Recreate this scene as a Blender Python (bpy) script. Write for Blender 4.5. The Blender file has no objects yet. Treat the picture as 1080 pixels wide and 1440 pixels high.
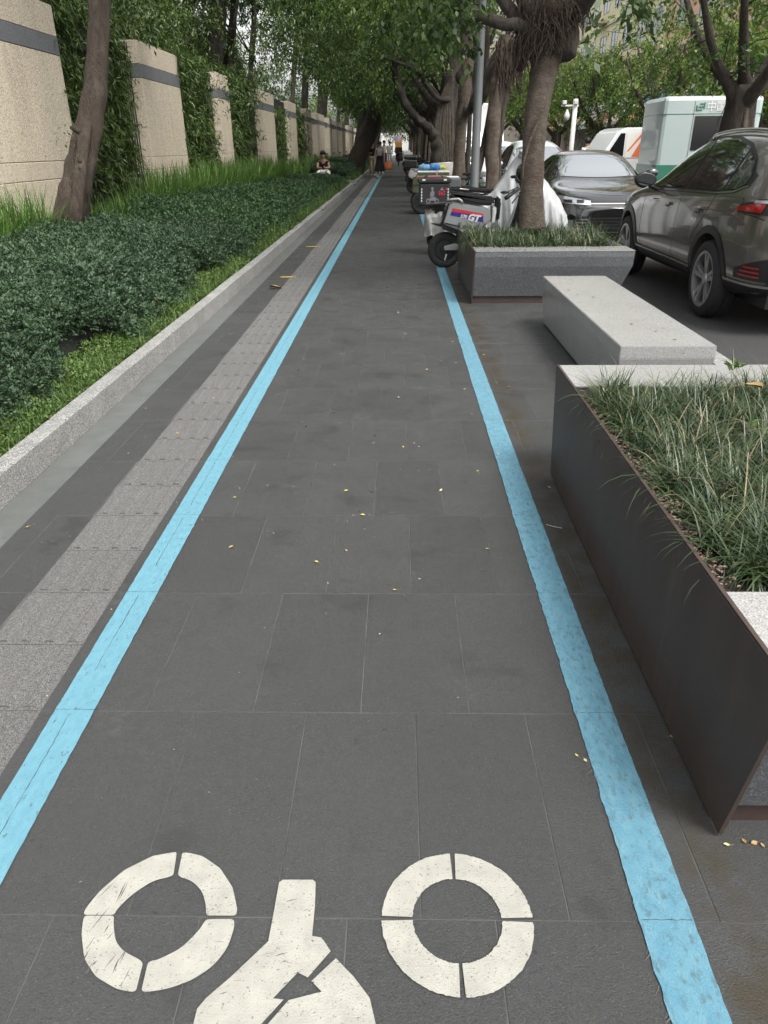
import bpy, bmesh, math, random
import numpy as np
from mathutils import Vector, Matrix, Euler
from mathutils.bvhtree import BVHTree
R = math.radians
SC = bpy.context.scene
COL = SC.collection
random.seed(7); RNG = np.random.default_rng(11)

# ---------------------------------------------------------------- camera
cam_d = bpy.data.cameras.new('camera'); cam = bpy.data.objects.new('camera', cam_d); COL.objects.link(cam)
cam_d.sensor_fit = 'VERTICAL'; cam_d.sensor_height = 36.0; cam_d.lens = 1030.0/1440*36
cam_d.clip_end = 1500; cam_d.clip_start = 0.05
YAW, ROLL, PITCH, EYE = -0.021, 0.008, 0.46365, 1.40
fw = Vector((math.sin(YAW)*math.cos(PITCH), math.cos(YAW)*math.cos(PITCH), -math.sin(PITCH)))
rt = Vector((math.cos(YAW), -math.sin(YAW), 0)); dn = fw.cross(rt)
r2 = rt*math.cos(ROLL)+dn*math.sin(ROLL); d2 = -rt*math.sin(ROLL)+dn*math.cos(ROLL)
mm = Matrix((r2, -d2, -fw)).transposed().to_4x4(); mm.translation = (0, 0, EYE); cam.matrix_world = mm
SC.camera = cam
# ---------------------------------------------------------------- light
SUN_EL, SUN_AZ = R(58), R(140)          # azimuth measured from +Y towards +X
w = bpy.data.worlds.new('World'); SC.world = w; w.use_nodes = True
nt = w.node_tree; nt.nodes.clear()
sky = nt.nodes.new('ShaderNodeTexSky'); sky.sky_type = 'NISHITA'; sky.sun_disc = False
sky.sun_elevation = SUN_EL; sky.sun_rotation = SUN_AZ; sky.dust_density = 4.0; sky.air_density = 1.2
hs = nt.nodes.new('ShaderNodeHueSaturation'); hs.inputs['Saturation'].default_value = 0.14; hs.inputs['Value'].default_value = 1.0
bg = nt.nodes.new('ShaderNodeBackground'); bg.inputs['Strength'].default_value = 0.15
wo = nt.nodes.new('ShaderNodeOutputWorld')
nt.links.new(sky.outputs[0], hs.inputs['Color']); nt.links.new(hs.outputs[0], bg.inputs[0]); nt.links.new(bg.outputs[0], wo.inputs[0])
sl = bpy.data.lights.new('sun', 'SUN'); sl.energy = 1.5; sl.angle = R(20); sl.color = (1, 0.96, 0.9)
so = bpy.data.objects.new('sun', sl); COL.objects.link(so)
sd = Vector((math.sin(SUN_AZ)*math.cos(SUN_EL), math.cos(SUN_AZ)*math.cos(SUN_EL), math.sin(SUN_EL)))
so.rotation_euler = (-sd).to_track_quat('-Z', 'Y').to_euler()
SC.view_settings.view_transform = 'Standard'; SC.view_settings.look = 'None'
SC.view_settings.gamma = 1; SC.view_settings.use_curve_mapping = False
SC.view_settings.exposure = 1.15
SC.cycles.max_bounces = 6; SC.cycles.diffuse_bounces = 3; SC.cycles.glossy_bounces = 3
SC.cycles.transmission_bounces = 3; SC.cycles.transparent_max_bounces = 4

# ---------------------------------------------------------------- materials
MATS = {}
def mat(name, col, rough=0.7, col2=None, scale=5.0, metal=0.0, bump=0.0, bscale=None, detail=6, coat=0.0,
        spec=None, tone=0.0, attr=None, col3=None, scale3=1.0, thr3=(0.55, 0.7), speck=None, stretch=None, transl=0.0, emit=None, objrnd=0.0):
    """noise-mixed principled material, world-position mapped so that neighbouring pieces differ"""
    if name in MATS: return MATS[name]
    m = bpy.data.materials.new(name); m.use_nodes = True; MATS[name] = m
    t = m.node_tree; N = t.nodes; L = t.links; b = N['Principled BSDF']
    b.inputs['Roughness'].default_value = rough; b.inputs['Metallic'].default_value = metal
    b.inputs['Coat Weight'].default_value = coat; b.inputs['Coat Roughness'].default_value = 0.04
    if spec is not None: b.inputs['Specular IOR Level'].default_value = spec
    c1 = (*col, 1)
    b.inputs['Base Color'].default_value = c1
    if emit: b.inputs['Emission Color'].default_value = (*emit[0], 1); b.inputs['Emission Strength'].default_value = emit[1]
    geo = N.new('ShaderNodeNewGeometry'); pos = geo.outputs['Position']
    if stretch:
        mp = N.new('ShaderNodeMapping'); mp.inputs['Scale'].default_value = stretch; L.new(pos, mp.inputs[0]); pos = mp.outputs[0]
    def noise(s, d=detail, r=0.6):
        n = N.new('ShaderNodeTexNoise'); n.inputs['Scale'].default_value = s; n.inputs['Detail'].default_value = d
        n.inputs['Roughness'].default_value = r; L.new(pos, n.inputs['Vector']); return n.outputs['Fac']
    def mix(f, a, c):
        x = N.new('ShaderNodeMix'); x.data_type = 'RGBA'; L.new(f, x.inputs[0])
        for v, i in ((a, 6), (c, 7)):
            if isinstance(v, tuple): x.inputs[i].default_value = v
            else: L.new(v, x.inputs[i])
        return x.outputs[2]
    def ramp(f, a, c):
        x = N.new('ShaderNodeMapRange'); x.inputs[1].default_value = a; x.inputs[2].default_value = c; L.new(f, x.inputs[0]); return x.outputs[0]
    cur = c1
    if col2: cur = mix(ramp(noise(scale), 0.35, 0.65), c1, (*col2, 1))
    if col3: cur = mix(ramp(noise(scale3), *thr3), cur, (*col3, 1))
    if speck:                                  # granite grains
        for (sc_, a_, b_) in speck:
            v = N.new('ShaderNodeTexVoronoi'); v.inputs['Scale'].default_value = sc_; L.new(geo.outputs['Position'], v.inputs['Vector'])
            s_ = N.new('ShaderNodeSeparateColor'); L.new(v.outputs['Color'], s_.inputs[0])
            cur = mix(ramp(s_.outputs[0], a_, a_+0.02), cur, (*b_, 1))
    if attr:                                   # per leaf tone: random part plus painted top light and inner shade
        at = N.new('ShaderNodeAttribute'); at.attribute_name = 'tone'
        cur = mix(ramp(at.outputs['Fac'], 0.0, 1.0), cur if not isinstance(cur, tuple) else cur, (*attr, 1))
    if objrnd:
        oi = N.new('ShaderNodeObjectInfo'); hv = N.new('ShaderNodeHueSaturation')
        mr = N.new('ShaderNodeMapRange'); mr.inputs[3].default_value = 1-objrnd; mr.inputs[4].default_value = 1+objrnd
        L.new(oi.outputs['Random'], mr.inputs[0]); L.new(mr.outputs[0], hv.inputs['Value'])
        if isinstance(cur, tuple): hv.inputs['Color'].default_value = cur
        else: L.new(cur, hv.inputs['Color'])
        cur = hv.outputs[0]
    if not isinstance(cur, tuple): L.new(cur, b.inputs['Base Color'])
    if bump:
        bp = N.new('ShaderNodeBump'); bp.inputs['Strength'].default_value = bump; bp.inputs['Distance'].default_value = 0.06 if bump >= .9 else 0.02
        L.new(noise(bscale or scale*4, 8, 0.7), bp.inputs['Height']); L.new(bp.outputs[0], b.inputs['Normal'])
    if transl:
        b.inputs['Transmission Weight'].default_value = 0.0
        tr = N.new('ShaderNodeBsdfTranslucent'); ms = N.new('ShaderNodeMixShader'); ms.inputs[0].default_value = transl
        if isinstance(cur, tuple): tr.inputs[0].default_value = cur
        else: L.new(cur, tr.inputs[0])
        L.new(b.outputs[0], ms.inputs[1]); L.new(tr.outputs[0], ms.inputs[2]); L.new(ms.outputs[0], N['Material Output'].inputs[0])
    return m

def add_grime(m):
    """brown grime where rain water runs between the right hand line and the planters, and soft dark blotches"""
    t = m.node_tree; N = t.nodes; L = t.links; b = N['Principled BSDF']; src = b.inputs['Base Color'].links[0].from_socket
    geo = N.new('ShaderNodeNewGeometry'); sx = N.new('ShaderNodeSeparateXYZ'); L.new(geo.outputs['Position'], sx.inputs[0])
    def nz(s, d=5):
        n = N.new('ShaderNodeTexNoise'); n.inputs['Scale'].default_value = s; n.inputs['Detail'].default_value = d; n.inputs['Roughness'].default_value = .65; L.new(geo.outputs['Position'], n.inputs['Vector']); return n.outputs['Fac']
    def mr(f, a, c, x=0.0, y=1.0):
        k = N.new('ShaderNodeMapRange'); k.interpolation_type = 'SMOOTHSTEP'; k.inputs[1].default_value = a; k.inputs[2].default_value = c; k.inputs[3].default_value = x; k.inputs[4].default_value = y; L.new(f, k.inputs[0]); return k.outputs[0]
    def mul(*v):
        o = v[0]
        for q in v[1:]:
            k = N.new('ShaderNodeMath'); k.operation = 'MULTIPLY'; L.new(o, k.inputs[0])
            if isinstance(q, float): k.inputs[1].default_value = q
            else: L.new(q, k.inputs[1])
            o = k.outputs[0]
        return o
    def mx(f, a, col):
        k = N.new('ShaderNodeMix'); k.data_type = 'RGBA'; L.new(f, k.inputs[0]); L.new(a, k.inputs[6]); k.inputs[7].default_value = (*col, 1); return k.outputs[2]
    c = mx(mul(mr(sx.outputs[0], .59, .63), mr(sx.outputs[0], .68, .80, 1.0, 0.0), mr(nz(7), .38, .62), 0.95), src, (.036, .029, .017))
    c = mx(mul(mr(nz(3.2), .56, .68), 0.6), c, (.026, .026, .025))
    c = mx(mul(mr(nz(21, 2), .70, .74), 0.7), c, (.018, .018, .018))
    c = mx(mul(mr(nz(1.7), .54, .72), mr(nz(35), .45, .6), .45), c, (.095, .093, .088))
    L.new(c, b.inputs['Base Color'])
    L.new(mr(nz(4.0), .3, .7, .46, .72), b.inputs['Roughness'])
# ---------------------------------------------------------------- object helpers
def tag(o, label=None, cat=None, group=None, kind=None):
    if label: o['label'] = label
    if cat: o['category'] = cat
    if group: o['group'] = group
    if kind: o['kind'] = kind
    return o
def empty(name, loc=(0, 0, 0), rz=0.0, label=None, cat=None, group=None):
    o = bpy.data.objects.new(name, None); COL.objects.link(o); o.location = loc; o.rotation_euler = (0, 0, rz)
    o.empty_display_size = 0.1
    return tag(o, label, cat, group)
def link(name, me, parent=None, loc=None, kind=None):
    o = bpy.data.objects.new(name, me); COL.objects.link(o)
    if parent is not None: o.parent = parent
    if loc is not None: o.location = loc
    if kind: o['kind'] = kind
    return o
def copy_tree(o, parent=None):
    c = o.copy(); COL.objects.link(c); c.parent = parent
    for ch in [k for k in o.children]: copy_tree(ch, c)
    return c

class MB:
    """collects shapes for ONE mesh"""
    def __init__(s): s.v = []; s.f = []; s.m = []; s.mats = []; s.cur = 0
    def use(s, m):
        if m not in s.mats: s.mats.append(m)
        s.cur = s.mats.index(m); return s
    def add(s, vs, fs):
        k = len(s.v); s.v += [tuple(p) for p in vs]; s.f += [tuple(i+k for i in f) for f in fs]; s.m += [s.cur]*len(fs); return s
    def box(s, x0, x1, y0, y1, z0, z1, bev=0.0):
        if bev <= 0:
            vs = [(x, y, z) for z in (z0, z1) for y in (y0, y1) for x in (x0, x1)]
            return s.add(vs, [(0, 2, 3, 1), (4, 5, 7, 6), (0, 1, 5, 4), (2, 6, 7, 3), (0, 4, 6, 2), (1, 3, 7, 5)])
        bm = bmesh.new(); bmesh.ops.create_cube(bm, size=1)
        for v in bm.verts: v.co = Vector(((x0+x1)/2+v.co.x*(x1-x0), (y0+y1)/2+v.co.y*(y1-y0), (z0+z1)/2+v.co.z*(z1-z0)))
        bmesh.ops.bevel(bm, geom=bm.edges[:], offset=bev, segments=2 if bev > .004 else 1, affect='EDGES', profile=0.5)
        return s.bm(bm)
    def bm(s, bm):
        bm.verts.index_update(); s.add([v.co for v in bm.verts], [[v.index for v in f.verts] for f in bm.faces]); bm.free(); return s
    def tube(s, pts, rad, n=8, cap=True, flat=1.0):
        pts = [Vector(p) for p in pts]; rad = rad if hasattr(rad, '__len__') else [rad]*len(pts)
        up = Vector((0, 0, 1)); vs = []; fs = []
        prev = None
        for i, p in enumerate(pts):
            t = (pts[min(i+1, len(pts)-1)]-pts[max(i-1, 0)]).normalized()
            if prev is None: a = t.orthogonal().normalized() if abs(t.dot(up)) > .95 else t.cross(up).normalized()
            else: a = (prev-t*prev.dot(t)).normalized()
            prev = a; b = t.cross(a)
            for k in range(n):
                an = 2*math.pi*k/n; vs.append(p+(a*math.cos(an)+b*math.sin(an)*flat)*rad[i])
        for i in range(len(pts)-1):
            for k in range(n):
                q = (k+1) % n; fs.append((i*n+k, i*n+q, (i+1)*n+q, (i+1)*n+k))
        if cap: fs.append(tuple(range(n))[::-1]); fs.append(tuple((len(pts)-1)*n+k for k in range(n)))
        return s.add(vs, fs)
    def lathe(s, prof, c=(0, 0, 0), axis='Z', n=20):
        """prof: (radius, height) pairs"""
        vs = []; fs = []
        for (r, h) in prof:
            for k in range(n):
                a = 2*math.pi*k/n; x, y = r*math.cos(a), r*math.sin(a)
                p = (x, y, h) if axis == 'Z' else ((h, x, y) if axis == 'X' else (y, h, x)); vs.append((p[0]+c[0], p[1]+c[1], p[2]+c[2]))
        for i in range(len(prof)-1):
            for k in range(n): q = (k+1) % n; fs.append((i*n+k, i*n+q, (i+1)*n+q, (i+1)*n+k))
        return s.add(vs, fs)
    def prism(s, poly, y0, y1, axis='Y', bev=0.0):
        """polygon extruded along an axis; poly coordinates are the two others in order"""
        bm = bmesh.new()
        def P(a, b, h): return (a, h, b) if axis == 'Y' else ((h, a, b) if axis == 'X' else (a, b, h))
        vs = [bm.verts.new(P(a, b, y0)) for a, b in poly]; f = bm.faces.new(vs)
        r = bmesh.ops.extrude_face_region(bm, geom=[f]); d = Vector(P(0, 0, y1))-Vector(P(0, 0, y0))
        bmesh.ops.translate(bm, verts=[v for v in r['geom'] if isinstance(v, bmesh.types.BMVert)], vec=d)
        bmesh.ops.recalc_face_normals(bm, faces=bm.faces[:])
        if bev: bmesh.ops.bevel(bm, geom=bm.edges[:], offset=bev, segments=2, affect='EDGES')
        return s.bm(bm)
    def ball(s, c, r, sc=(1, 1, 1), n=2):
        bm = bmesh.new(); bmesh.ops.create_icosphere(bm, subdivisions=n, radius=r)
        for v in bm.verts: v.co = Vector((v.co.x*sc[0]+c[0], v.co.y*sc[1]+c[1], v.co.z*sc[2]+c[2]))
        return s.bm(bm)
    def mesh(s, name='mesh', smooth=False, ang=None):
        me = bpy.data.meshes.new(name); me.from_pydata(s.v, [], s.f)
        for m in s.mats: me.materials.append(m)
        if len(s.mats) > 1: me.polygons.foreach_set('material_index', s.m)
        if smooth or ang: me.polygons.foreach_set('use_smooth', [True]*len(s.f))
        if ang:
            bm = bmesh.new(); bm.from_mesh(me)
            bmesh.ops.remove_doubles(bm, verts=bm.verts[:], dist=1e-5)
            for e in bm.edges:
                if len(e.link_faces) == 2 and e.calc_face_angle(0) > ang: e.smooth = False
            bm.to_mesh(me); bm.free()
        me.update(); return me
    def obj(s, name, parent=None, smooth=False, ang=None, loc=None, kind=None):
        return link(name, s.mesh(name, smooth, ang), parent, loc, kind)

def np_mesh(name, V, F, mt, tone=None, smooth=False):
    """V (n,3), F (m,4) quads or (m,3)"""
    me = bpy.data.meshes.new(name); k = F.shape[1]
    me.vertices.add(len(V)); me.vertices.foreach_set('co', V.astype(np.float32).ravel())
    me.loops.add(F.size); me.loops.foreach_set('vertex_index', F.astype(np.int32).ravel())
    me.polygons.add(len(F)); me.polygons.foreach_set('loop_start', np.arange(len(F), dtype=np.int32)*k)
    if smooth: me.polygons.foreach_set('use_smooth', np.ones(len(F), dtype=bool))
    me.update(calc_edges=True)
    if tone is not None:
        a = me.attributes.new('tone', 'FLOAT', 'POINT'); a.data.foreach_set('value', tone.astype(np.float32))
    me.materials.append(mt); return me
def norm(a): return a/np.maximum(np.linalg.norm(a, axis=-1, keepdims=True), 1e-9)
def leaf_arrays(C, D, Lg, W, val, tilt=None, bend=0.25):
    """kite leaves: base C, direction D (unit), length Lg, width W arrays; two quads folded along the bend"""
    n = len(C); up = np.array([0, 0, 1.0])+RNG.normal(0, .45, (n, 3))
    S = norm(np.cross(D, up)); Nn = np.cross(S, D)
    Lg = np.broadcast_to(Lg, n)[:, None]; W = np.broadcast_to(W, n)[:, None]
    p0 = C; p1 = C+D*Lg*.45+S*W*.5+Nn*Lg*bend*.4; p2 = C+D*Lg; p3 = C+D*Lg*.45-S*W*.5+Nn*Lg*bend*.4
    V = np.stack([p0, p1, p2, p3], 1).reshape(-1, 3)
    F = np.arange(n*4).reshape(n, 4)
    return V, F, np.repeat(val, 4)
def blades(P, H, Wd, lean, segs=4, droop=1.0, spread=None):
    """grass blades as bent ribbons. P base (n,3), H length, lean 0..1"""
    n = len(P); az = RNG.uniform(0, 2*np.pi, n) if spread is None else spread
    dirx = np.stack([np.cos(az), np.sin(az), np.zeros(n)], 1); side = np.stack([-np.sin(az), np.cos(az), np.zeros(n)], 1)
    ang = lean*0.9; V = []; pos = P.copy(); step = (H/segs)[:, None]
    for i in range(segs+1):
        wd = (Wd*(1-(i/segs)**2*.92)*.5)[:, None]
        V.append(np.stack([pos-side*wd, pos+side*wd], 1))
        a = (ang+droop*lean*(i/segs)*1.5)[:, None]
        pos = pos+step*(dirx*np.sin(a)+np.array([0, 0, 1.0])*np.cos(a))
    V = np.stack(V, 1).reshape(n, (segs+1)*2, 3)
    base = np.arange(n)[:, None, None]*((segs+1)*2)
    q = np.array([[2*i, 2*i+1, 2*i+3, 2*i+2] for i in range(segs)])[None]
    F = (base+q).reshape(-1, 4)
    return V.reshape(-1, 3), F, (segs+1)*2
def cat_parts(parts):
    V = []; F = []; A = []; k = 0
    for v, f, a in parts: V.append(v); F.append(f+k); A.append(a); k += len(v)
    return np.concatenate(V), np.concatenate(F), np.concatenate(A)

# ---------------------------------------------------------------- palette
M_tile = mat('paving', (.040, .0412, .041), .58, (.048, .0495, .049), 90, col3=(.040, .040, .039), scale3=1.1, thr3=(.5, .8), bump=.5, bscale=230, speck=[(420, .90, (.028, .028, .028)), (520, .96, (.085, .085, .08))], objrnd=.07)
add_grime(M_tile)
M_grout = mat('grout', (.095, .093, .086), .9, (.045, .045, .043), 5)
M_gutter = mat('gutter_stone', (.105, .11, .105), .7, (.085, .09, .085), 9, bump=.2, bscale=120, objrnd=.05)
M_tact = mat('tactile_stone', (.145, .143, .137), .85, (.105, .104, .10), 60, bump=.6, bscale=300, speck=[(500, .8, (.23, .228, .22)), (420, .80, (.06, .06, .058))], objrnd=.04)
M_blue = mat('blue_paint', (.125, .30, .375), .75, (.105, .26, .33), 60, col3=(.07, .12, .14), scale3=85, thr3=(.60, .70), bump=.5, bscale=240, stretch=(1, .5, 1))
M_blue2 = mat('blue_paint_worn', (.085, .225, .305), .78, (.12, .265, .335), 38, col3=(.07, .13, .15), scale3=70, thr3=(.50, .72), bump=.5, bscale=240, stretch=(1, .5, 1))
M_white = mat('white_paint', (.40, .393, .345), .75, (.33, .323, .285), 18, col3=(.13, .125, .11), scale3=190, thr3=(.60, .68), bump=.5, bscale=260)
M_kerb = mat('kerb_granite', (.27, .27, .255), .8, (.19, .19, .18), 5, speck=[(260, .72, (.09, .09, .09)), (300, .85, (.48, .48, .45))], bump=.2, bscale=120, objrnd=.06)
M_gran = mat('grey_granite', (.105, .108, .112), .34, (.088, .092, .096), 6, speck=[(330, .80, (.05, .05, .055)), (380, .84, (.24, .245, .25))], bump=.03, bscale=200)
M_bench = mat('bench_granite', (.31, .31, .30), .16, (.265, .268, .262), 3, speck=[(330, .83, (.18, .18, .18)), (380, .82, (.40, .40, .39))], spec=.9, bump=.02, bscale=200)
M_plate = mat('brown_steel', (.062, .046, .039), .44, (.048, .036, .031), 9, spec=.38, bump=.03, bscale=20, col3=(.075, .062, .054), scale3=16, thr3=(.56, .8), stretch=(1, 1, .22))
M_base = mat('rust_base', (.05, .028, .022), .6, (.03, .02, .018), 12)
M_soil = mat('soil', (.045, .032, .022), .95, (.02, .015, .011), 25, bump=.8, bscale=60)
M_asph = mat('asphalt', (.030, .030, .031), .85, (.042, .042, .042), 60, bump=.6, bscale=220, speck=[(300, .95, (.12, .12, .11))])
M_pill = mat('beige_granite', (.55, .47, .36), .75, (.44, .385, .30), 2.2, speck=[(110, .80, (.27, .22, .17)), (140, .82, (.72, .66, .54))], bump=.15, bscale=60, stretch=(1, 1, .18), objrnd=.05, col3=(.34, .29, .22), scale3=3.5, thr3=(.55, .78))
M_band = mat('band_granite', (.135, .14, .15), .6, (.11, .115, .125), 4, speck=[(120, .8, (.21, .21, .22))], objrnd=.05)
M_iron = mat('dark_iron', (.022, .023, .022), .55, (.035, .034, .032), 10, metal=.3)
M_bark = mat('bark', (.085, .068, .052), .9, (.038, .030, .024), 17, bump=1.0, bscale=28, stretch=(1, 1, .35))
M_barkg = mat('bark_grey', (.16, .13, .10), .9, (.095, .075, .058), 12, bump=.9, bscale=40, stretch=(1, 1, 1.6), col3=(.09, .055, .04), scale3=5, thr3=(.5, .7))
M_barkd = mat('bark_dark', (.055, .046, .036), .95, (.022, .018, .015), 14, bump=1.0, bscale=34, stretch=(1, 1, .4), col3=(.085, .08, .058), scale3=4, thr3=(.5, .7))
M_root = mat('hanging_roots', (.035, .024, .018), .95, (.06, .042, .03), 14, bump=.8, bscale=40)
M_hedge = mat('hedge_leaf', (.021, .045, .019), .62, attr=(.058, .108, .048), transl=.15)
M_hedgeg = mat('hedge_leaf_green', (.022, .056, .020), .6, attr=(.066, .130, .045), transl=.2)
M_grassl = mat('verge_leaf', (.05, .105, .02), .6, attr=(.14, .215, .05), transl=.3)
M_tallg = mat('tall_grass', (.05, .12, .02), .5, attr=(.14, .25, .05), transl=.3)
M_lirio = mat('lily_turf', (.016, .036, .014), .40, attr=(.085, .125, .045), transl=.1)
M_dry = mat('dry_blade', (.17, .14, .08), .7, attr=(.26, .22, .13))
M_bamb = mat('fence_leaf', (.028, .060, .012), .5, attr=(.13, .19, .04), transl=.2)
M_leafd = mat('dark_leaf', (.018, .040, .011), .5, attr=(.06, .10, .026), transl=.25)
M_leafm = mat('ficus_leaf', (.022, .052, .013), .38, attr=(.12, .19, .04), transl=.38)
M_leafb = mat('ficus_leaf_lit', (.035, .085, .02), .36, attr=(.26, .36, .07), transl=.42)  # paler copy of the ficus leaf, sunlight put into its colour
M_black = mat('black_plastic', (.012, .012, .013), .42)
M_rubber = mat('rubber', (.014, .014, .014), .8, (.02, .02, .02), 30)
M_glass = mat('dark_glass', (.006, .007, .008), .04, coat=1.0)
M_chrome = mat('chrome', (.75, .76, .77), .14, metal=1)
M_alu = mat('alloy', (.42, .42, .42), .32, metal=.8)
M_red = mat('red_lens', (.30, .008, .010), .12, coat=1)
M_lens = mat('clear_lens', (.55, .57, .60), .08, metal=.6, coat=1)
M_wplas = mat('white_plastic', (.72, .72, .70), .4)
# ================================================================ GROUND
g = MB().use(M_soil); g.add([(-900, -60, -.45), (900, -60, -.45), (900, 900, -.45), (-900, 900, -.45)], [(0, 1, 2, 3)])
tag(g.obj('ground'), kind='structure')
g = MB().use(M_asph); g.box(2.40, 11.2, -4, 260, -.44, -.12); road = tag(g.obj('road'), kind='structure')
g = MB().use(M_gutter); g.box(11.35, 15.9, -4, 260, -.43, .0); tag(g.obj('far_pavement'), kind='structure')
g = MB().use(M_kerb); g.box(11.2, 11.35, -4, 260, -.42, .01); tag(g.obj('far_kerb'), kind='structure')
g = MB().use(M_grout); g.box(-1.72, 2.25, -1.5, 240, -.4, -.0022); pav = tag(g.obj('pavement'), kind='structure')
g = MB().use(M_kerb)
g.box(2.25, 2.398, -1.5, 240, -.41, -.001); tag(g.obj('road_kerb'), kind='structure')
TW, TL, GAP = .300, .602, .0022
def slab_mesh(name, x, y, m, h=.03, bv=.0015):
    b = MB().use(m); b.box(0, x-GAP, 0, y-GAP, -h, 0, bv); return b.mesh(name)
X0, X1 = -1.56, 2.25
me_full = slab_mesh('tile', TW, TL, M_tile); me_cache = {}
NT = 0; ntl = []; rest = MB().use(M_tile)
row = 0; y = .96-TL*3
while y < 238:
    off = (.0, .15)[row % 2]; x = X0
    edges = [X0]; k = -0.70+off*1.0-TW*4
    while k < X1-.04:
        if k > X0+.04: edges.append(k)
        k += TW
    edges.append(X1)
    for a, b in zip(edges[:-1], edges[1:]):
        if b < -1.27 and False: pass
        a2, b2 = a, b
        # leave the tactile strip free
        segs = []
        if b2 <= -1.292 or a2 >= -.992: segs = [(a2, b2)]
        else:
            if a2 < -1.292: segs.append((a2, -1.292))
            if b2 > -.992: segs.append((-.992, b2))
        for (p, q) in segs:
            if q-p < .02: continue
            if y+TL > .55 and NT < 296 and y < 15:
                key = round(q-p, 3)
                if key not in me_cache: me_cache[key] = me_full if key == .3 else slab_mesh('tile', key, TL, M_tile)
                o = link('tile', me_cache[key], pav, (p, y, RNG.uniform(-.0012, .0))); NT += 1
            else:
                rest.add([(p, y, -.0006), (q-GAP, y, -.0006), (q-GAP, y+TL-GAP, -.0006), (p, y+TL-GAP, -.0006)], [(0, 1, 2, 3)])
    y += TL; row += 1
rest.obj('tiles', pav, kind='stuff')
# tactile strip, four ribs to a slab
b = MB().use(M_tact); b.box(0, .297, 0, .297, -.03, .0)
for i in range(4):
    cx = .0375+i*.0742
    b.prism([(cx-.017, .0), (cx-.010, .0065), (cx+.010, .0065), (cx+.017, .0)], .012, .285)
me_t = b.mesh('tactile_slab')
rest = MB().use(M_tact); y = .96-.301*3; n = 0
while y < 200:
    if y < 31: link('tactile_slab', me_t, pav, (-1.29, y, -.0005)); n += 1
    else:
        rest.box(-1.29, -.993, y, y+3.006, -.02, -.0005)
        for i in range(4): cx = -1.29+.0375+i*.0742; rest.box(cx-.014, cx+.014, y+.01, y+3.0, -.001, .0045)
        y += 3.01-.301
    y += .301
rest.obj('tactile_slabs', pav, kind='stuff')
# gutter slabs along the kerb
me_g = slab_mesh('gutter_slab', .16, 1.0, M_gutter)
y = .3; rest = MB().use(M_gutter)
while y < 200:
    if y < 40: link('gutter_slab', me_g, pav, (-1.719, y, -.001))
    else: rest.box(-1.719, -1.562, y, y+9.995, -.02, -.001); y += 9
    y += 1.0
rest.obj('gutter_slabs', pav, kind='stuff')
# ---- painted lines (thin sheets with ragged edges)
def line(name, xa, xb, y0, y1, m, rag, z=.0035):
    ys = []; y = y0
    while y < y1: ys.append(y); y += .012 if y < 3 else (.04 if y < 8 else (.3 if y < 30 else 5))
    n = len(ys); ys = np.array(ys)
    def rough(s, k):
        a = RNG.normal(0, 1, n); b_ = np.convolve(a, np.ones(k)/k, 'same'); return b_*s
    far = np.clip(6/np.maximum(ys, .5), 0, 1)
    l = xa+(rough(rag[0], 2)+rough(rag[0]*1.6, 25))*far; r = xb+(rough(rag[1], 2)+rough(rag[1]*1.6, 25))*far
    V = np.zeros((n, 4, 3)); V[:, 0, 0] = l; V[:, 1, 0] = (2*l+r)/3; V[:, 2, 0] = (l+2*r)/3; V[:, 3, 0] = r; V[:, :, 1] = ys[:, None]; V[:, :, 2] = z
    i = np.arange(n-1)[:, None]*4; F = np.concatenate([np.concatenate([i+k, i+k+1, i+k+5, i+k+4], 1) for k in range(3)])
    o = link(name, np_mesh(name, V.reshape(-1, 3), F, m), None); return o
o = line('blue_line', -.952, -.842, .3, 230, M_blue, (.0008, .0008)); tag(o, kind='structure')
o = line('blue_line', .487, .595, .3, 230, M_blue2, (.0016, .0008)); tag(o, kind='structure')
# scuffs of old pale paint along the right line
V = []; F = []
for i in range(60):
    yy = RNG.choice([.82, .95, 1.28, 1.4, 1.75, 1.95])+RNG.normal(0, .07); ln = RNG.uniform(.003, .016); x1_ = .487-RNG.uniform(0, .004); wd = RNG.uniform(.0008, .0035)
    dy = RNG.uniform(-1.6, -.5)*ln; x1_ += .003; k = len(V)
    V += [(x1_, yy, .0028), (x1_, yy+wd, .0028), (x1_-ln, yy+dy+wd*.4, .0028), (x1_-ln, yy+dy, .0028)]; F.append((k, k+1, k+2, k+3))
o = link('paint_scuffs', np_mesh('paint_scuffs', np.array(V), np.array(F), mat('scuff', (.10, .096, .093), .85)), pav, kind='stuff')
# paving joints printing through the paint
def crack(pts, w_, name='paint_crack'):
    b = MB().use(mat('crack', (.03, .045, .05), .9)); k = len(pts)
    vs = [(x, y, .0041) for x, y in pts]+[(x+(w_*RNG.uniform(.3, 1.3) if abs(pts[0][0]-pts[-1][0]) < .05 else 0), y+(w_*RNG.uniform(.3, 1.3) if abs(pts[0][0]-pts[-1][0]) >= .05 else 0), .0041) for x, y in pts]
    b.add(vs, [(i, i+1, k+i+1, k+i) for i in range(k-1)]); b.obj(name, pav)
yy = .96-TL
while yy < 9:
    for xa, xb in ((-.951, -.843), (.490, .593)):
        crack([(xa+(xb-xa)*i/10, yy-.0008+RNG.normal(0, .0006)) for i in range(11)], .0016)
    ya = yy+TL*RNG.uniform(.0, .3); crack([(-.905+RNG.normal(0, .0009), ya+(yy+TL*.96-ya)*i/24) for i in range(25)], .0018)
    yy += TL
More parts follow.
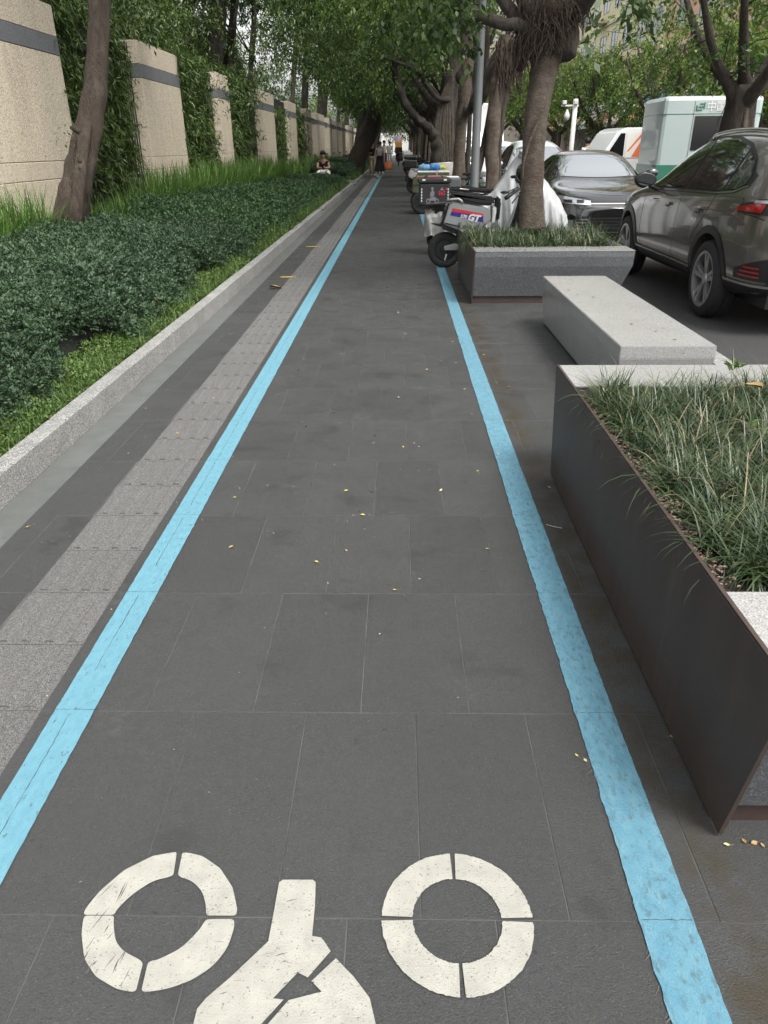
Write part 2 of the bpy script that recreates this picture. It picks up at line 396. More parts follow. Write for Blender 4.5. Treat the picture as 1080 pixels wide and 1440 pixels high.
# ---- bicycle symbol: traced in ground coordinates
def gpt(x, y, z=0):
    v = fw+r2*((x-540)/1030)+d2*((y-720)/1030); t = (z-EYE)/v.z; return (v.x*t, v.y*t)
def paint_poly(name, px, parent, z=.0034):
    pts = [gpt(a/2, 840+b_/2) for a, b_ in px]
    for _ in range(2 if name == 'ring_segment' else 0): pts = [q for i in range(len(pts)) for q in ((pts[i][0]*(1-c_)+pts[(i+1) % len(pts)][0]*c_, pts[i][1]*(1-c_)+pts[(i+1) % len(pts)][1]*c_) for c_ in ((.2, .8) if math.hypot(pts[i][0]-pts[(i+1) % len(pts)][0], pts[i][1]-pts[(i+1) % len(pts)][1]) < .05 else (.06, .94)))]
    b = MB().use(M_white); b.add([(p[0], p[1], z) for p in pts], [tuple(range(len(pts)))]); me = b.mesh(name)
    bm = bmesh.new(); bm.from_mesh(me); bmesh.ops.triangulate(bm, faces=bm.faces[:]); bmesh.ops.recalc_face_normals(bm, faces=bm.faces[:])
    bm.to_mesh(me); bm.free(); return link(name, me, parent)
sym = empty('bicycle_symbol', (0, 0, 0)); tag(sym, 'white painted bicycle symbol on the dark paving of the cycle lane', 'road marking')
def arcseg(cx, cy, ro, ri, a0, a1, parent):
    b = MB().use(M_white); n = 44; vs = []
    for i in range(n+1):
        a = R(a0+(a1-a0)*i/n); j = RNG.normal(0, .0006)
        vs += [(cx+(ro+j)*math.cos(a), cy+(ro+j)*math.sin(a), .0034), (cx+(ri-j)*math.cos(a), cy+(ri-j)*math.sin(a), .0034)]
    b.add(vs, [(2*i, 2*i+1, 2*i+3, 2*i+2) for i in range(n)]); b.obj('ring_segment', parent)
for a0, a1 in ((2, 88), (92, 178), (182, 268), (272, 358)): arcseg(.121, .957, .1525, .090, a0, a1, sym)
paint_poly('ring_segment', [(498, 718), (430, 730), (350, 770), (280, 830), (240, 880), (236, 896), (322, 896), (330, 880), (370, 840), (430, 800), (488, 787)], sym)
paint_poly('ring_segment', [(236, 898), (230, 950), (238, 1020), (270, 1070), (330, 1105), (382, 1115), (404, 1027), (350, 1000), (325, 970), (320, 920), (322, 898)], sym)
paint_poly('ring_segment', [(397, 1115), (470, 1105), (540, 1080), (600, 1040), (640, 990), (660, 930), (658, 907), (580, 908), (560, 940), (510, 990), (450, 1020), (417, 1028)], sym)
paint_poly('ring_segment', [(514, 718), (570, 730), (620, 765), (655, 820), (668, 880), (664, 898), (580, 898), (580, 870), (570, 830), (540, 800), (500, 787)], sym)
paint_poly('frame_mark', [(796, 797), (880, 797), (888, 804), (886, 870), (878, 955), (905, 960), (930, 998), (866, 1072), (838, 1058), (768, 1131), (798, 1134), (738, 1200), (660, 1290), (540, 1290), (545, 1200), (555, 1160), (580, 1130), (650, 1070), (755, 970), (768, 900), (785, 805)], sym)
paint_poly('frame_mark', [(945, 1018), (995, 1070), (1040, 1130), (1056, 1200), (1060, 1290), (690, 1290), (756, 1200), (812, 1136), (905, 1112), (876, 1082)], sym)
sw = MB().use(mat('paint_scratch', (.075, .073, .068), .9)); rg = random.Random(21)
for i in range(46):
    if i < 26: cx_, cy_ = gpt(116+rg.uniform(0, 70), 1225+rg.uniform(0, 150)); a = rg.uniform(1.0, 1.5); l = rg.uniform(.01, .06)
    else: cx_, cy_ = gpt(rg.uniform(300, 500), rg.uniform(1260, 1430)); a = rg.uniform(-.2, .5); l = rg.uniform(.005, .03)
    wq = rg.uniform(.0004, .0016); dx_, dy_ = math.cos(a)*l/2, math.sin(a)*l/2
    sw.add([(cx_-dx_, cy_-dy_, .0039), (cx_+wq, cy_, .0039), (cx_+dx_, cy_+dy_, .0039), (cx_-wq, cy_+wq, .0039)], [(0, 1, 2, 3)])
sw.obj('scratches', sym, kind='stuff')
# yellow stickers beside the tactile strip
for (px_, py_), s in (((405, 390), .09), ((440, 347), .11)):
    x_, y_ = gpt(px_, py_); b = MB().use(mat('yellow_sticker', (.55, .38, .06), .6, (.3, .22, .05), 60)); b.add([(x_-s, y_-.035, .004), (x_+s, y_-.03, .004), (x_+s*.95, y_+.06, .004), (x_-s*.95, y_+.05, .004)], [(0, 1, 2, 3)])
    o = b.obj('yellow_sticker'); tag(o, 'small worn yellow sticker on paving, %s' % ('nearer one beside the brown leaf' if py_ > 370 else 'farther up the tactile strip'), 'sticker')

# ---- beds and kerbs
g = MB().use(M_soil); g.box(-30, -1.84, -3, 30.6, -.42, .06); tag(g.obj('planting_bed_soil'), kind='structure')
g = MB().use(M_soil); g.box(-30, -1.84, 33.4, 240, -.42, .06); tag(g.obj('far_bed_soil'), kind='structure')
g = MB().use(M_soil); g.box(-30, -3.6, 30.6, 33.4, -.42, .05); tag(g.obj('recess_soil'), kind='structure')
g = MB().use(M_tile); g.box(-3.6, -1.72, 30.6, 33.4, -.42, -.002); tag(g.obj('recess_paving'), kind='structure')
kerb = empty('granite_kerb', (-1.78, 0, 0)); tag(kerb, 'long pale granite kerb of rough blocks edging the near shrub bed', 'kerb')
me_k = []
for i in range(4):
    b = MB().use(M_kerb); b.box(.018, .118, 0, .992, -.2, .138+RNG.uniform(-.003, .003), .006); me_k.append(b.mesh('kerb_stone'))
for i in range(33): link('kerb_stone', me_k[i % 4], kerb, (-.06+RNG.uniform(-.002, .002), -2.4+i*1.0, 0))
b = MB().use(M_kerb); b.box(-1.9, -.062, 30.606, 30.72, -.2, .14, .006); b.obj('end_kerb_stone', kerb)
kerb2 = empty('granite_kerb', (-1.78, 33.4, 0)); tag(kerb2, 'pale granite kerb round the far shrub bed behind the seated man', 'kerb')
for i in range(60): link('kerb_stone', me_k[i % 4], kerb2, (-.06, i*1.0, 0))
b = MB().use(M_kerb); b.box(-1.9, .06, -.13, -.008, -.2, .14, .006); b.obj('end_kerb_stone', kerb2)
seat = empty('low_granite_block', (-2.9, 31.9, 0)); tag(seat, 'low granite seat block under the seated man in the bed recess', 'bench')
b = MB().use(M_bench); b.box(-.55, .35, -.35, .35, .30, .40, .008); b.obj('seat_slab', seat)
b = MB().use(M_kerb); b.box(-.5, .3, -.3, .3, 0, .299); b.obj('seat_base', seat)

# ================================================================ PLANTERS
def planter(y0, y1, label, xr=2.23):
    t = empty('steel_planter', (.72, y0, 0)); tag(t, label, 'planter')
    L_ = y1-y0; W_ = xr-.72
    # long steel plate towards the path, ends raked outwards
    b = MB().use(M_plate); b.prism([(.10, .012), (0, .5), (L_, .5), (L_-.10, .012)], 0, .010, 'X'); b.obj('side_plate', t)
    b = MB().use(M_plate); b.box(.002, .012, .004, L_-.004, .5005, .506); b.obj('plate_edge', t)
    # granite end walls, splayed
    for s in (0, 1):
        p = [(.13, .07), (.03, .36), (.012, .45), (.012, .499), (.33, .499), (.33, .07)]
        if s: p = [(L_-a, z) for a, z in p][::-1]
        b = MB().use(M_gran)
        bm = bmesh.new()
        def ring(inset0, x):
            return [bm.verts.new((x if z > .3 else x-(inset0 if x > 1 else 0), a, z)) for a, z in p]
        lo = ring(0, .0115); hi = ring(.0, W_)
        for v in hi:
            v.co.x = W_-.002-(.10 if v.co.z < .1 else 0)
        n = len(p); bm.faces.new(lo); bm.faces.new(hi[::-1])
        for i in range(n): bm.faces.new((lo[i], hi[i], hi[(i+1) % n], lo[(i+1) % n]))
        bmesh.ops.recalc_face_normals(bm, faces=bm.faces[:]); b.bm(bm); b.obj('end_wall', t)
        b = MB().use(M_bench); b.box(.0115, W_, (.008 if not s else L_-.335), (.335 if not s else L_-.008), .4995, .5045); b.obj('coping_slab', t)
    b = MB().use(M_gran); b.prism([(W_-.10, .07), (W_-.001, .499), (W_-.14, .499), (W_-.2, .07)], .332, L_-.332); b.obj('road_side_wall', t)
    b = MB().use(M_base); b.box(.0115, W_-.16, .15, L_-.15, .0, .069); b.obj('recessed_base', t)
    b = MB().use(M_soil)
    n = 16; vs = []; 
    for j in range(n+1):
        for i in range(n+1):
            e = min(i, n-i, j, n-j)
            vs.append((.0125+(W_-.15)*i/n, .336+(L_-.672)*j/n, .455+.02*min(e, 3)/3+RNG.uniform(-.012, .012)))
    b.add(vs, [(j*(n+1)+i, j*(n+1)+i+1, (j+1)*(n+1)+i+1, (j+1)*(n+1)+i) for j in range(n) for i in range(n)]); b.obj('planter_soil', t, smooth=True)
    return t
pl1 = planter(1.06, 3.29, 'large dark steel planter with lily turf nearest the camera')
sc_ = MB().use(mat('scratch', (.16, .15, .14), .6)); rg = random.Random(4)
for i in range(16):
    y_, z_, l = rg.uniform(.15, 2.0), rg.uniform(.08, .42), rg.uniform(.02, .13); d = rg.uniform(-.5, 1.2)
    if i < 2: y_, z_, l, d = (.55, .30, .22, 1.0) if i == 0 else (1.35, .24, .08, -1.2)
    p, q = (y_, z_), (min(2.1, y_+l*math.cos(d)), z_+l*math.sin(d)*.6); sc_.add([(-.0006, p[0], p[1]), (-.0006, q[0], q[1]), (-.0006, q[0], q[1]+.0007), (-.0006, p[0], p[1]+.0007)], [(0, 1, 2, 3)])
sc_.obj('scratches', pl1, kind='stuff')
pl2 = planter(7.28, 9.35, 'dark steel planter holding the pale barked tree past the bench')
def lily_turf(x0, x1, y0, y1, n, name, label, hgt, z=.47, wd=.0046, margin=.0):
    nc = max(3, int(n/26)); cx = RNG.uniform(x0+margin, x1, nc); cy = RNG.uniform(y0, y1, nc)
    parts = []
    idx = RNG.integers(0, nc, n); P = np.stack([cx[idx]+RNG.normal(0, .016, n), cy[idx]+RNG.normal(0, .016, n), np.full(n, z)], 1)
    az0 = RNG.uniform(0, 2*np.pi, nc)[idx]; az = RNG.uniform(0, 2*np.pi, n)
    H = hgt*RNG.uniform(.55, 1.15, n)*RNG.uniform(.8, 1.2, nc)[idx]
    V, F, k = blades(P, H, wd*RNG.uniform(.7, 1.2, n), RNG.uniform(.35, 1.45, n), 5, 1.2, az)
    val = np.clip(RNG.beta(1.6, 3.2, n)+RNG.normal(0, .12, nc)[idx], 0, 1)
    me = np_mesh(name, V, F, M_lirio, np.repeat(val, k), True); me.materials.append(M_dry)
    dry = RNG.uniform(0, 1, n) < .075; mi = np.repeat(dry, 5).astype(np.int32); me.polygons.foreach_set('material_index', mi)
    o = link(name, me); tag(o, label, 'plants', kind='stuff'); return o
lily_turf(.80, 2.15, 1.45, 2.94, 21000, 'lily_turf', 'dark strappy lily turf filling the near steel planter', .18)
lily_turf(.80, 2.15, 1.45, 2.94, 11000, 'lily_turf', 'short dark undergrowth at the base of the near lily turf', .085, wd=.006)
lily_turf(.76, 2.16, 7.62, 9.0, 9000, 'lily_turf', 'lily turf filling the planter round the pale tree trunk', .22, wd=.007)
# soft broadleaf weeds in the near planter
def weed(x, y, z, n, ln, label, m=M_grassl):
    C = np.tile(np.array([[x, y, z]]), (n, 1))+RNG.normal(0, .008, (n, 3)); az = RNG.uniform(0, 6.28, n); el = RNG.uniform(.15, .9, n)
    D = np.stack([np.cos(az)*np.cos(el), np.sin(az)*np.cos(el), np.sin(el)], 1)
    V, F, A = leaf_arrays(C, D, RNG.uniform(.6, 1.1, n)*ln, RNG.uniform(.22, .3, n)*ln, RNG.uniform(.1, .8, n))
    o = link('weed', np_mesh('weed', V, F, m, A)); tag(o, label, 'weed'); return o
weed(1.0, 1.50, .55, 9, .13, 'bright green broadleaf weed at the near corner of the lily turf')
weed(1.40, 3.02, .56, 16, .06, 'small round leaved weed at the far rim of the near planter')
weed(1.18, 2.32, .56, 6, .05, 'tiny green weed sprouting in the middle of the lily turf')
# mulch chips along the steel edge
V = []; F = []
for i in range(620):
    x_ = .735+abs(RNG.normal(0, .028)); y_ = RNG.uniform(1.45, 2.95); s = RNG.uniform(.003, .009); a = RNG.uniform(0, 3.1); k = len(V); z_ = .478+RNG.uniform(0, .012)
    c_, s_ = math.cos(a)*s, math.sin(a)*s
    V += [(x_-c_, y_-s_, z_), (x_+s_*.5, y_-c_*.5, z_+.003), (x_+c_, y_+s_, z_), (x_-s_*.5, y_+c_*.5, z_+.002)]; F.append((k, k+1, k+2, k+3))
o = link('mulch_chips', np_mesh('mulch_chips', np.array(V), np.array(F), mat('mulch', (.10, .06, .04), .9, attr=(.27, .19, .145)), np.repeat(RNG.uniform(0, 1, 620), 4)), kind='stuff'); tag(o, 'pinkish bark chips along the inside edge of the near planter', 'mulch')
# ================================================================ BENCH
bn = empty('granite_bench', (1.23, 4.05, 0)); tag(bn, 'polished pale granite bench block between the two planters', 'bench')
b = MB().use(M_bench)
bm = bmesh.new(); W_, L_ = .53, 2.44
lo = [bm.verts.new(p) for p in ((.03, .07, .02), (W_-.03, .07, .02), (W_-.03, L_-.03, .02), (.03, L_-.03, .02))]
mi = [bm.verts.new(p) for p in ((0, .0, .33), (W_, .0, .33), (W_, L_, .33), (0, L_, .33))]
hi = [bm.verts.new(p) for p in ((0, 0, .40), (W_, 0, .40), (W_, L_, .40), (0, L_, .40))]
bm.faces.new(lo[::-1]); bm.faces.new(hi)
for A_, B_ in ((lo, mi), (mi, hi)):
    for i in range(4): bm.faces.new((A_[i], A_[(i+1) % 4], B_[(i+1) % 4], B_[i]))
bmesh.ops.recalc_face_normals(bm, faces=bm.faces[:]); bmesh.ops.bevel(bm, geom=bm.edges[:], offset=.004, segments=2, affect='EDGES')
b.bm(bm); b.obj('seat_block', bn)
b = MB().use(M_base); b.box(.05, W_-.05, .09, L_-.06, 0, .0195); b.obj('recessed_plinth', bn)  # brown plinth set back under the seat block

# ================================================================ WALL PILLARS AND FENCE
XW = -4.5
spans = [(8.2, 11.35), (14.8, 17.35), (20.9, 22.3), (27.0, 30.2), (34.0, 36.6), (40.8, 43.0), (46.0, 50.5), (54, 56), (60, 62), (66, 70), (74, 76), (80, 83), (88, 91), (96, 99), (105, 108), (115, 118)]
where = ['nearest the camera behind the leaning trunk', 'second along, bamboo on both sides', 'third along, narrow and slim', 'fourth along, past the narrow one', 'fifth along the hedge', 'sixth along the hedge, by the dark fence gap', 'seventh along, behind the seated man']
def pillar(i, y0, y1):
    lab = 'beige granite wall pillar with dark band, '+where[i] if i < len(where) else 'beige granite wall pillar far down the fence beyond the seated man'
    t = empty('wall_pillar', (XW, y0, 0)); tag(t, lab, 'pillar', 'granite pillars of the fence')
    D = .32; L_ = y1-y0
    for nm, z0, z1, m, pr in (('base_block', 0, 1.036, M_pill, .004), ('plinth_course', 1.042, 1.248, M_pill, .002), ('shaft', 1.254, 2.494, M_pill, 0), ('band', 2.5, 2.706, M_band, .003), ('cap', 2.712, 3.06, M_pill, .0)):
        b = MB().use(m); b.box(-D-pr, pr, -pr, L_+pr, z0, z1, .006); b.obj(nm, t)
    b = MB().use(M_base); b.box(-D+.01, -.01, .01, L_-.01, 0.5, 3.0); b.obj('mortar_core', t)
for i, (a, c) in enumerate(spans): pillar(i, a, c)
pick = MB().use(M_iron); pick.box(-.008, .008, -.008, .008, .45, 3.0); me_p = pick.mesh('picket')
for i in range(len(spans)-1):
    y0, y1 = spans[i][1], spans[i+1][0]
    t = empty('iron_fence', (XW-.16, y0, 0)); tag(t, 'black iron fence panel between the %s and %s granite pillars' % tuple((['first', 'second', 'third', 'fourth', 'fifth', 'sixth', 'seventh', 'eighth', 'ninth', 'tenth', 'eleventh', 'twelfth', 'thirteenth', 'fourteenth', 'fifteenth', 'sixteenth'])[k] for k in (i, i+1)), 'fence', 'iron fence panels')
    for z in (.60, .95, 2.72):
        b = MB().use(M_iron); b.box(-.025, .025, .004, y1-y0-.004, z-.03, z+.03); b.obj('rail', t)
    k = .12
    while k < y1-y0-.05:
        if y0 < 35: link('picket', me_p, t, (0, k, 0))
        k += .125 if y0 < 35 else 99
# ================================================================ SHRUB BED
def hedge_top(x, y):   # height of the clipped mass
    f = np.clip((-1.98-x)/.28, 0, 1)
    wav = .05*np.sin(y*2.1+x*1.3)+.04*np.sin(y*.9+2)+.03*np.sin(x*5+y*3.3)
    return .12+(1-.42*np.clip((y-17)/9, 0, 1)*(y < 31))*(.40+.10*np.clip((-2.0-x)/1.9, 0, 1)+wav)*np.sqrt(f)
def hedge(x0, x1, y0, y1, dens, size, m, name, label, nl=9, front=0):
    area = (x1-x0)*(y1-y0); n = int(area*dens); x = RNG.uniform(x0, x1, n); y = RNG.uniform(y0, y1, n)
    edge = -1.98-.10*np.sin(y*1.7)-.07*np.sin(y*4.1+1)
    keep = x < edge; x, y = x[keep], y[keep]; n = len(x)
    top = hedge_top(x+(-1.98-edge[keep])*0, y)
    depth = RNG.beta(1.1, 3.4, n); lump = .5+.5*np.sin(x*9.3+np.sin(y*7)*1.5)*np.sin(y*8.1+np.sin(x*6)*1.5)
    z = .08+(top-.08)*(1-depth*.8)+lump*.035-.01
    az = RNG.uniform(0, 6.283, n); el = RNG.uniform(.1, 1.25, n)
    D = np.stack([np.cos(az)*np.cos(el), np.sin(az)*np.cos(el), np.sin(el)], 1)
    C = np.stack([x, y, z], 1); S = norm(np.cross(D, RNG.normal(0, 1, (n, 3))+[0, 0, .8]))
    lt = size*RNG.uniform(.7, 1.3, n); cv = np.clip(RNG.beta(2, 2.4, n)*.7+(1-depth)*.12+lump*.18, 0, 1)  # deeper leaves and hollows darker: shade put into the leaf tone
    parts = []
    for k in range(nl):
        s = (k//2)/((nl-1)//2)*.9+.08 if nl > 1 else .3; sg = 1 if k % 2 else -1
        if k == nl-1: s = 1.0; dd = D
        else: dd = norm(D*.55+S*sg*.8+RNG.normal(0, .12, (n, 3)))
        droopz = np.zeros((n, 3)); droopz[:, 2] = -(s**2)*lt*.35
        base = C+D*(lt*s)[:, None]+droopz
        parts.append(leaf_arrays(base, dd, lt*(.40-.12*s), lt*.17, np.clip(cv+RNG.normal(0, .10, n), 0, 1)))
    V, F, A = cat_parts(parts)
    o = link(name, np_mesh(name, V, F, m, A)); tag(o, label, 'hedge', kind='stuff'); return o
hedge(-4.05, -1.9, 1.7, 5.2, 5000, .070, M_hedge, 'hedge', 'dense dusty green low shrubs filling the bed nearest the camera')
hedge(-4.05, -1.9, 5.2, 10.5, 2400, .092, M_hedge, 'hedge', 'dusty green low shrubs in the bed by the leaning trunk')
hedge(-4.05, -1.9, 10.5, 30.5, 700, .14, M_hedgeg, 'hedge', 'fresher green low shrubs running up to the seated man', 7)
hedge(-4.05, -1.9, 24.5, 30.5, 300, .16, M_hedge, 'hedge', 'greyish shrubs at the far end of the near bed', 7)
hedge(-4.05, -1.9, 33.6, 70, 260, .22, M_hedge, 'hedge', 'low shrubs in the second bed round the leaning tree', 5)
# dark inner sheet under the hedge leaves
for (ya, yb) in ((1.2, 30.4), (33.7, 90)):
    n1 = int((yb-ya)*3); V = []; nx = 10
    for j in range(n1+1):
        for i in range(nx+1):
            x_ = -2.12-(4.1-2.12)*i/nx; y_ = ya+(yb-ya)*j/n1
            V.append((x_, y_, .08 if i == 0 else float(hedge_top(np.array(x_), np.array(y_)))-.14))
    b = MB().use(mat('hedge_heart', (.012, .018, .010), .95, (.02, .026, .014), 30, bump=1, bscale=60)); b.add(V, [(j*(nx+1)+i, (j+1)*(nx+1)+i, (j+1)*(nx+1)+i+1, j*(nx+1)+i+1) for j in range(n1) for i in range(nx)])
    o = b.obj('hedge_inner', smooth=True); tag(o, 'dark inner sheet of the low shrubs', 'hedge', kind='stuff')
# verge of bright small leaves and grass at the kerb
def verge(y0, y1, dens, s, name='ground_cover'):
    n = int((y1-y0)*.34*dens); x = -1.83-RNG.beta(1.2, 1.4, n)*.36; y = RNG.uniform(y0, y1, n)
    z = .10+.07*np.clip((-1.84-x)/.2, 0, 1)+RNG.uniform(-.02, .03, n)+.015*np.sin(y*9)
    pat = .5+.5*np.sin(y*1.3+np.sin(y*.7)*2); az = RNG.uniform(0, 6.28, n); el = RNG.uniform(-.1, 1.1, n)
    D = np.stack([np.cos(az)*np.cos(el), np.sin(az)*np.cos(el), np.sin(el)], 1)
    p1 = leaf_arrays(np.stack([x, y, z], 1), D, s*RNG.uniform(.6, 1.3, n), s*.42*RNG.uniform(.7, 1.2, n), np.clip(RNG.beta(2, 3, n)+.15*pat, 0, 1))
    m_ = n//4; P = np.stack([-1.85-RNG.beta(1, 1.6, m_)*.32, RNG.uniform(y0, y1, m_), np.full(m_, .10)], 1)
    V, F, k = blades(P, s*RNG.uniform(2.2, 5, m_), np.full(m_, s*.13), RNG.uniform(.2, .9, m_), 3)
    V, F, A = cat_parts([p1, (V, F, np.repeat(RNG.uniform(.1, .9, m_), k))])
    o = link(name, np_mesh(name, V, F, M_grassl, A)); tag(o, 'bright green ground cover in front of the shrubs along the kerb', 'ground cover', kind='stuff')
verge(2.0, 6, 9000, .028); verge(6, 12, 4500, .04); verge(12, 30.5, 1400, .07); verge(33.6, 60, 600, .10)
# tall strappy grass against the wall
def tall(y0, y1, n, h, wd, x0=-4.45, x1=-3.75, zb=.1):
    nc = max(4, n//22); cx = RNG.uniform(x0, x1, nc); cy = RNG.uniform(y0, y1, nc); i = RNG.integers(0, nc, n)
    P = np.stack([cx[i]+RNG.normal(0, .04, n), cy[i]+RNG.normal(0, .04, n), np.full(n, zb)], 1)
    V, F, k = blades(P, h*RNG.uniform(.6, 1.1, n), wd*RNG.uniform(.7, 1.2, n), RNG.uniform(.05, .55, n), 4, 1.0)
    o = link('tall_grass', np_mesh('tall_grass', V, F, M_tallg, np.repeat(np.clip(RNG.beta(2, 2.4, n), 0, 1), k), True)); return o
tag(tall(7.2, 9.0, 1100, .95, .024, -4.42, -3.95), 'tall strappy grass in front of the nearest pillar', 'grass', kind='stuff')
tag(tall(9.0, 14, 1900, .72, .022), 'strappy grass behind the leaning trunk', 'grass', kind='stuff')
tag(tall(13, 27, 5200, 1.05, .03), 'bright tall grass along the foot of the second and third pillars', 'grass', kind='stuff')
tag(tall(27, 50, 3000, .95, .035), 'tall grass along the wall towards the seated man', 'grass', kind='stuff')
# ================================================================ TREES
def at(x, y, Y):
    v = fw+r2*((x-540)/1030)+d2*((y-720)/1030); t = Y/v.y; return Vector((v.x*t, Y, EYE+v.z*t))
def catmull(P, R_, k=5):
    P = [Vector(p) for p in P]; Q = [P[0]*2-P[1]]+P+[P[-1]*2-P[-2]]; RR = [R_[0]]+list(R_)+[R_[-1]]; o = []; ro = []
    for i in range(1, len(Q)-2):
        for j in range(k):
            t = j/k; a, b, c, d = Q[i-1:i+3]
            o.append(.5*((2*b)+(c-a)*t+(2*a-5*b+4*c-d)*t*t+(3*b-a-3*c+d)*t**3)); ro.append(RR[i]*(1-t)+RR[i+1]*t)
    return o+[P[-1]], ro+[R_[-1]]
def limb(b, pts, rads, n=10, flute=.12, k=5, seed=0, wob=.08):
    pts, rads = catmull(pts, rads, k); rg = random.Random(seed*7+len(pts)); ph = [rg.uniform(0, 6.28) for _ in range(4)]; fr = rg.choice((2, 3, 4))
    prev = None; vs = []; fs = []
    for i, p in enumerate(pts):
        t = (pts[min(i+1, len(pts)-1)]-pts[max(i-1, 0)]).normalized()
        if prev is None: a = t.cross(Vector((0, 0, 1))).normalized() if abs(t.z) < .95 else t.cross(Vector((0, 1, 0))).normalized()
        else: a = (prev-t*prev.dot(t)).normalized()
        prev = a; c = t.cross(a)
        for j in range(n):
            an = 2*math.pi*j/n
            r = rads[i]*(1+flute*math.sin(fr*an+ph[0]+i*.12)+flute*.5*math.sin((fr+3)*an+ph[1]-i*.3)+wob*math.sin(i*1.1+ph[2]+math.sin(an+ph[3]))+rg.uniform(-.025, .025))
            vs.append(p+(a*math.cos(an)+c*math.sin(an))*r)
    m = len(pts)
    for i in range(m-1):
        for j in range(n): q = (j+1) % n; fs.append((i*n+j, i*n+q, (i+1)*n+q, (i+1)*n+j))
    fs.append(tuple(range(n))[::-1]); fs.append(tuple((m-1)*n+j for j in range(n))); b.add(vs, fs); return b
def crown_np(blobs, n_spray, per, size, m, name='crown', droop=.45, asp=.42, shell=.55, spread=1.0, seed=1):
    global RNG
    keep = RNG; RNG = np.random.default_rng(seed)
    B = np.array(blobs, float); vol = B[:, 3]*B[:, 4]*B[:, 5]; idx = RNG.choice(len(B), n_spray, p=vol/vol.sum()); b = B[idx]
    d = norm(RNG.normal(0, 1, (n_spray, 3))); r = shell+(1-shell)*RNG.uniform(0, 1, n_spray)**.6
    r *= 1+.22*np.sin(d[:, 0]*6+b[:, 0])*np.sin(d[:, 1]*5+d[:, 2]*7)
    c = b[:, :3]+d*r[:, None]*b[:, 3:6]
    out = norm(d*[1, 1, .4]+RNG.normal(0, .5, (n_spray, 3))+[0, 0, -droop])
    L = size*RNG.uniform(3.0, 6.5, n_spray)*spread; cv = RNG.beta(2, 2.6, n_spray)*.8+.12*d[:, 2]  # upper sprays paler: light from above put into the leaf tone
    C = np.repeat(c, per, 0); O = np.repeat(out, per, 0); s = RNG.uniform(0, 1, n_spray*per); LL = np.repeat(L, per)
    P = C+O*(s*LL)[:, None]+RNG.normal(0, 1, C.shape)*(size*.5*spread); P[:, 2] -= (s**2)*LL*.3
    D = norm(O*.5+RNG.normal(0, .65, C.shape)+[0, 0, -droop*.7])
    V, F, A = leaf_arrays(P, D, size*RNG.uniform(.7, 1.25, len(P)), size*asp*RNG.uniform(.8, 1.2, len(P)), np.clip(np.repeat(cv, per)+RNG.normal(0, .16, len(P)), 0, 1))
    RNG = keep; return np_mesh(name, V, F, m, A)
def tree(label, name='ficus_tree', base=(0, 0, 0), group=None, cat='tree'):
    return empty(name, base, 0, label, cat, group)
def rel(p, o): return Vector(p)-Vector(o.location)
def twigs(b, pts, seed, n=10, r=.012, ln=1.0):
    rg = random.Random(seed)
    for _ in range(n):
        p = Vector(rg.choice(pts)); d = Vector((rg.uniform(-1, 1), rg.uniform(-1, 1), rg.uniform(-.5, .8))).normalized()
        q = p+d*ln*.5; e = q+(d+Vector((rg.uniform(-.5, .5), rg.uniform(-.5, .5), -.4)))*ln*.5
        b.tube([p, q, e], [r, r*.7, r*.3], 5)

# ---- leaning trunk in the shrub bed, near left
tl = tree('smooth brown trunk leaning over the near shrub bed in front of the granite wall', 'leaning_tree', (-3.95, 9.3, .05))
P_ = [at(90, 345, 9.3), at(98, 300, 9.35), at(109, 255, 9.5), at(121, 200, 9.7), at(133, 130, 9.9), at(138, 70, 10.1), at(141, 0, 10.3), at(150, -120, 10.6), at(175, -330, 11)]
P_[0].z = -.1
b = MB().use(mat('bark_smooth', (.095, .070, .050), .85, (.048, .034, .025), 16, bump=1.0, bscale=45, stretch=(1, 1, .22), col3=(.15, .125, .10), scale3=5, thr3=(.55, .75), speck=[(160, .9, (.03, .022, .016))]))
limb(b, [rel(p, tl) for p in P_], [.22, .165, .160, .150, .135, .13, .13, .125, .12], 24, .08, 8, 3, .05)
limb(b, [rel(p, tl) for p in (at(101, 345, 9.12), at(107, 295, 9.1), at(113, 240, 9.25), at(119, 195, 9.48), at(126, 165, 9.75))], [.09, .075, .07, .065, .04], 12, .08, 6, 5, .05)
limb(b, [rel(p, tl) for p in (at(113, 330, 9.5), at(119, 270, 9.5), at(126, 210, 9.65), at(134, 150, 9.9))], [.10, .075, .065, .04], 12, .08, 6, 8, .05)
b.obj('trunk', tl, smooth=True)
b = MB().use(M_bark); b.ball(rel(at(112, 226, 9.12), tl), .028, (1, .6, 1)); b.ball(rel(at(112, 236, 9.10), tl), .022, (1, .6, 1)); b.tube([rel(p, tl) for p in (at(114, 186, 9.5), at(106, 183, 9.45), at(100, 179, 9.4))], [.035, .03, .022], 7); b.obj('knot', tl, smooth=True)
link('crown', crown_np([(-.6, 1.2, 6.2, 3.2, 3.2, 2.0), (1.8, 2.2, 6.6, 2.6, 3, 1.6)], 420, 45, .10, M_leafd, seed=4), tl)
link('shoot', crown_np([(0, 0, 0, .08, .08, .06)], 5, 5, .05, M_bamb, seed=5), tl, rel(at(100, 180, 9.35), tl))

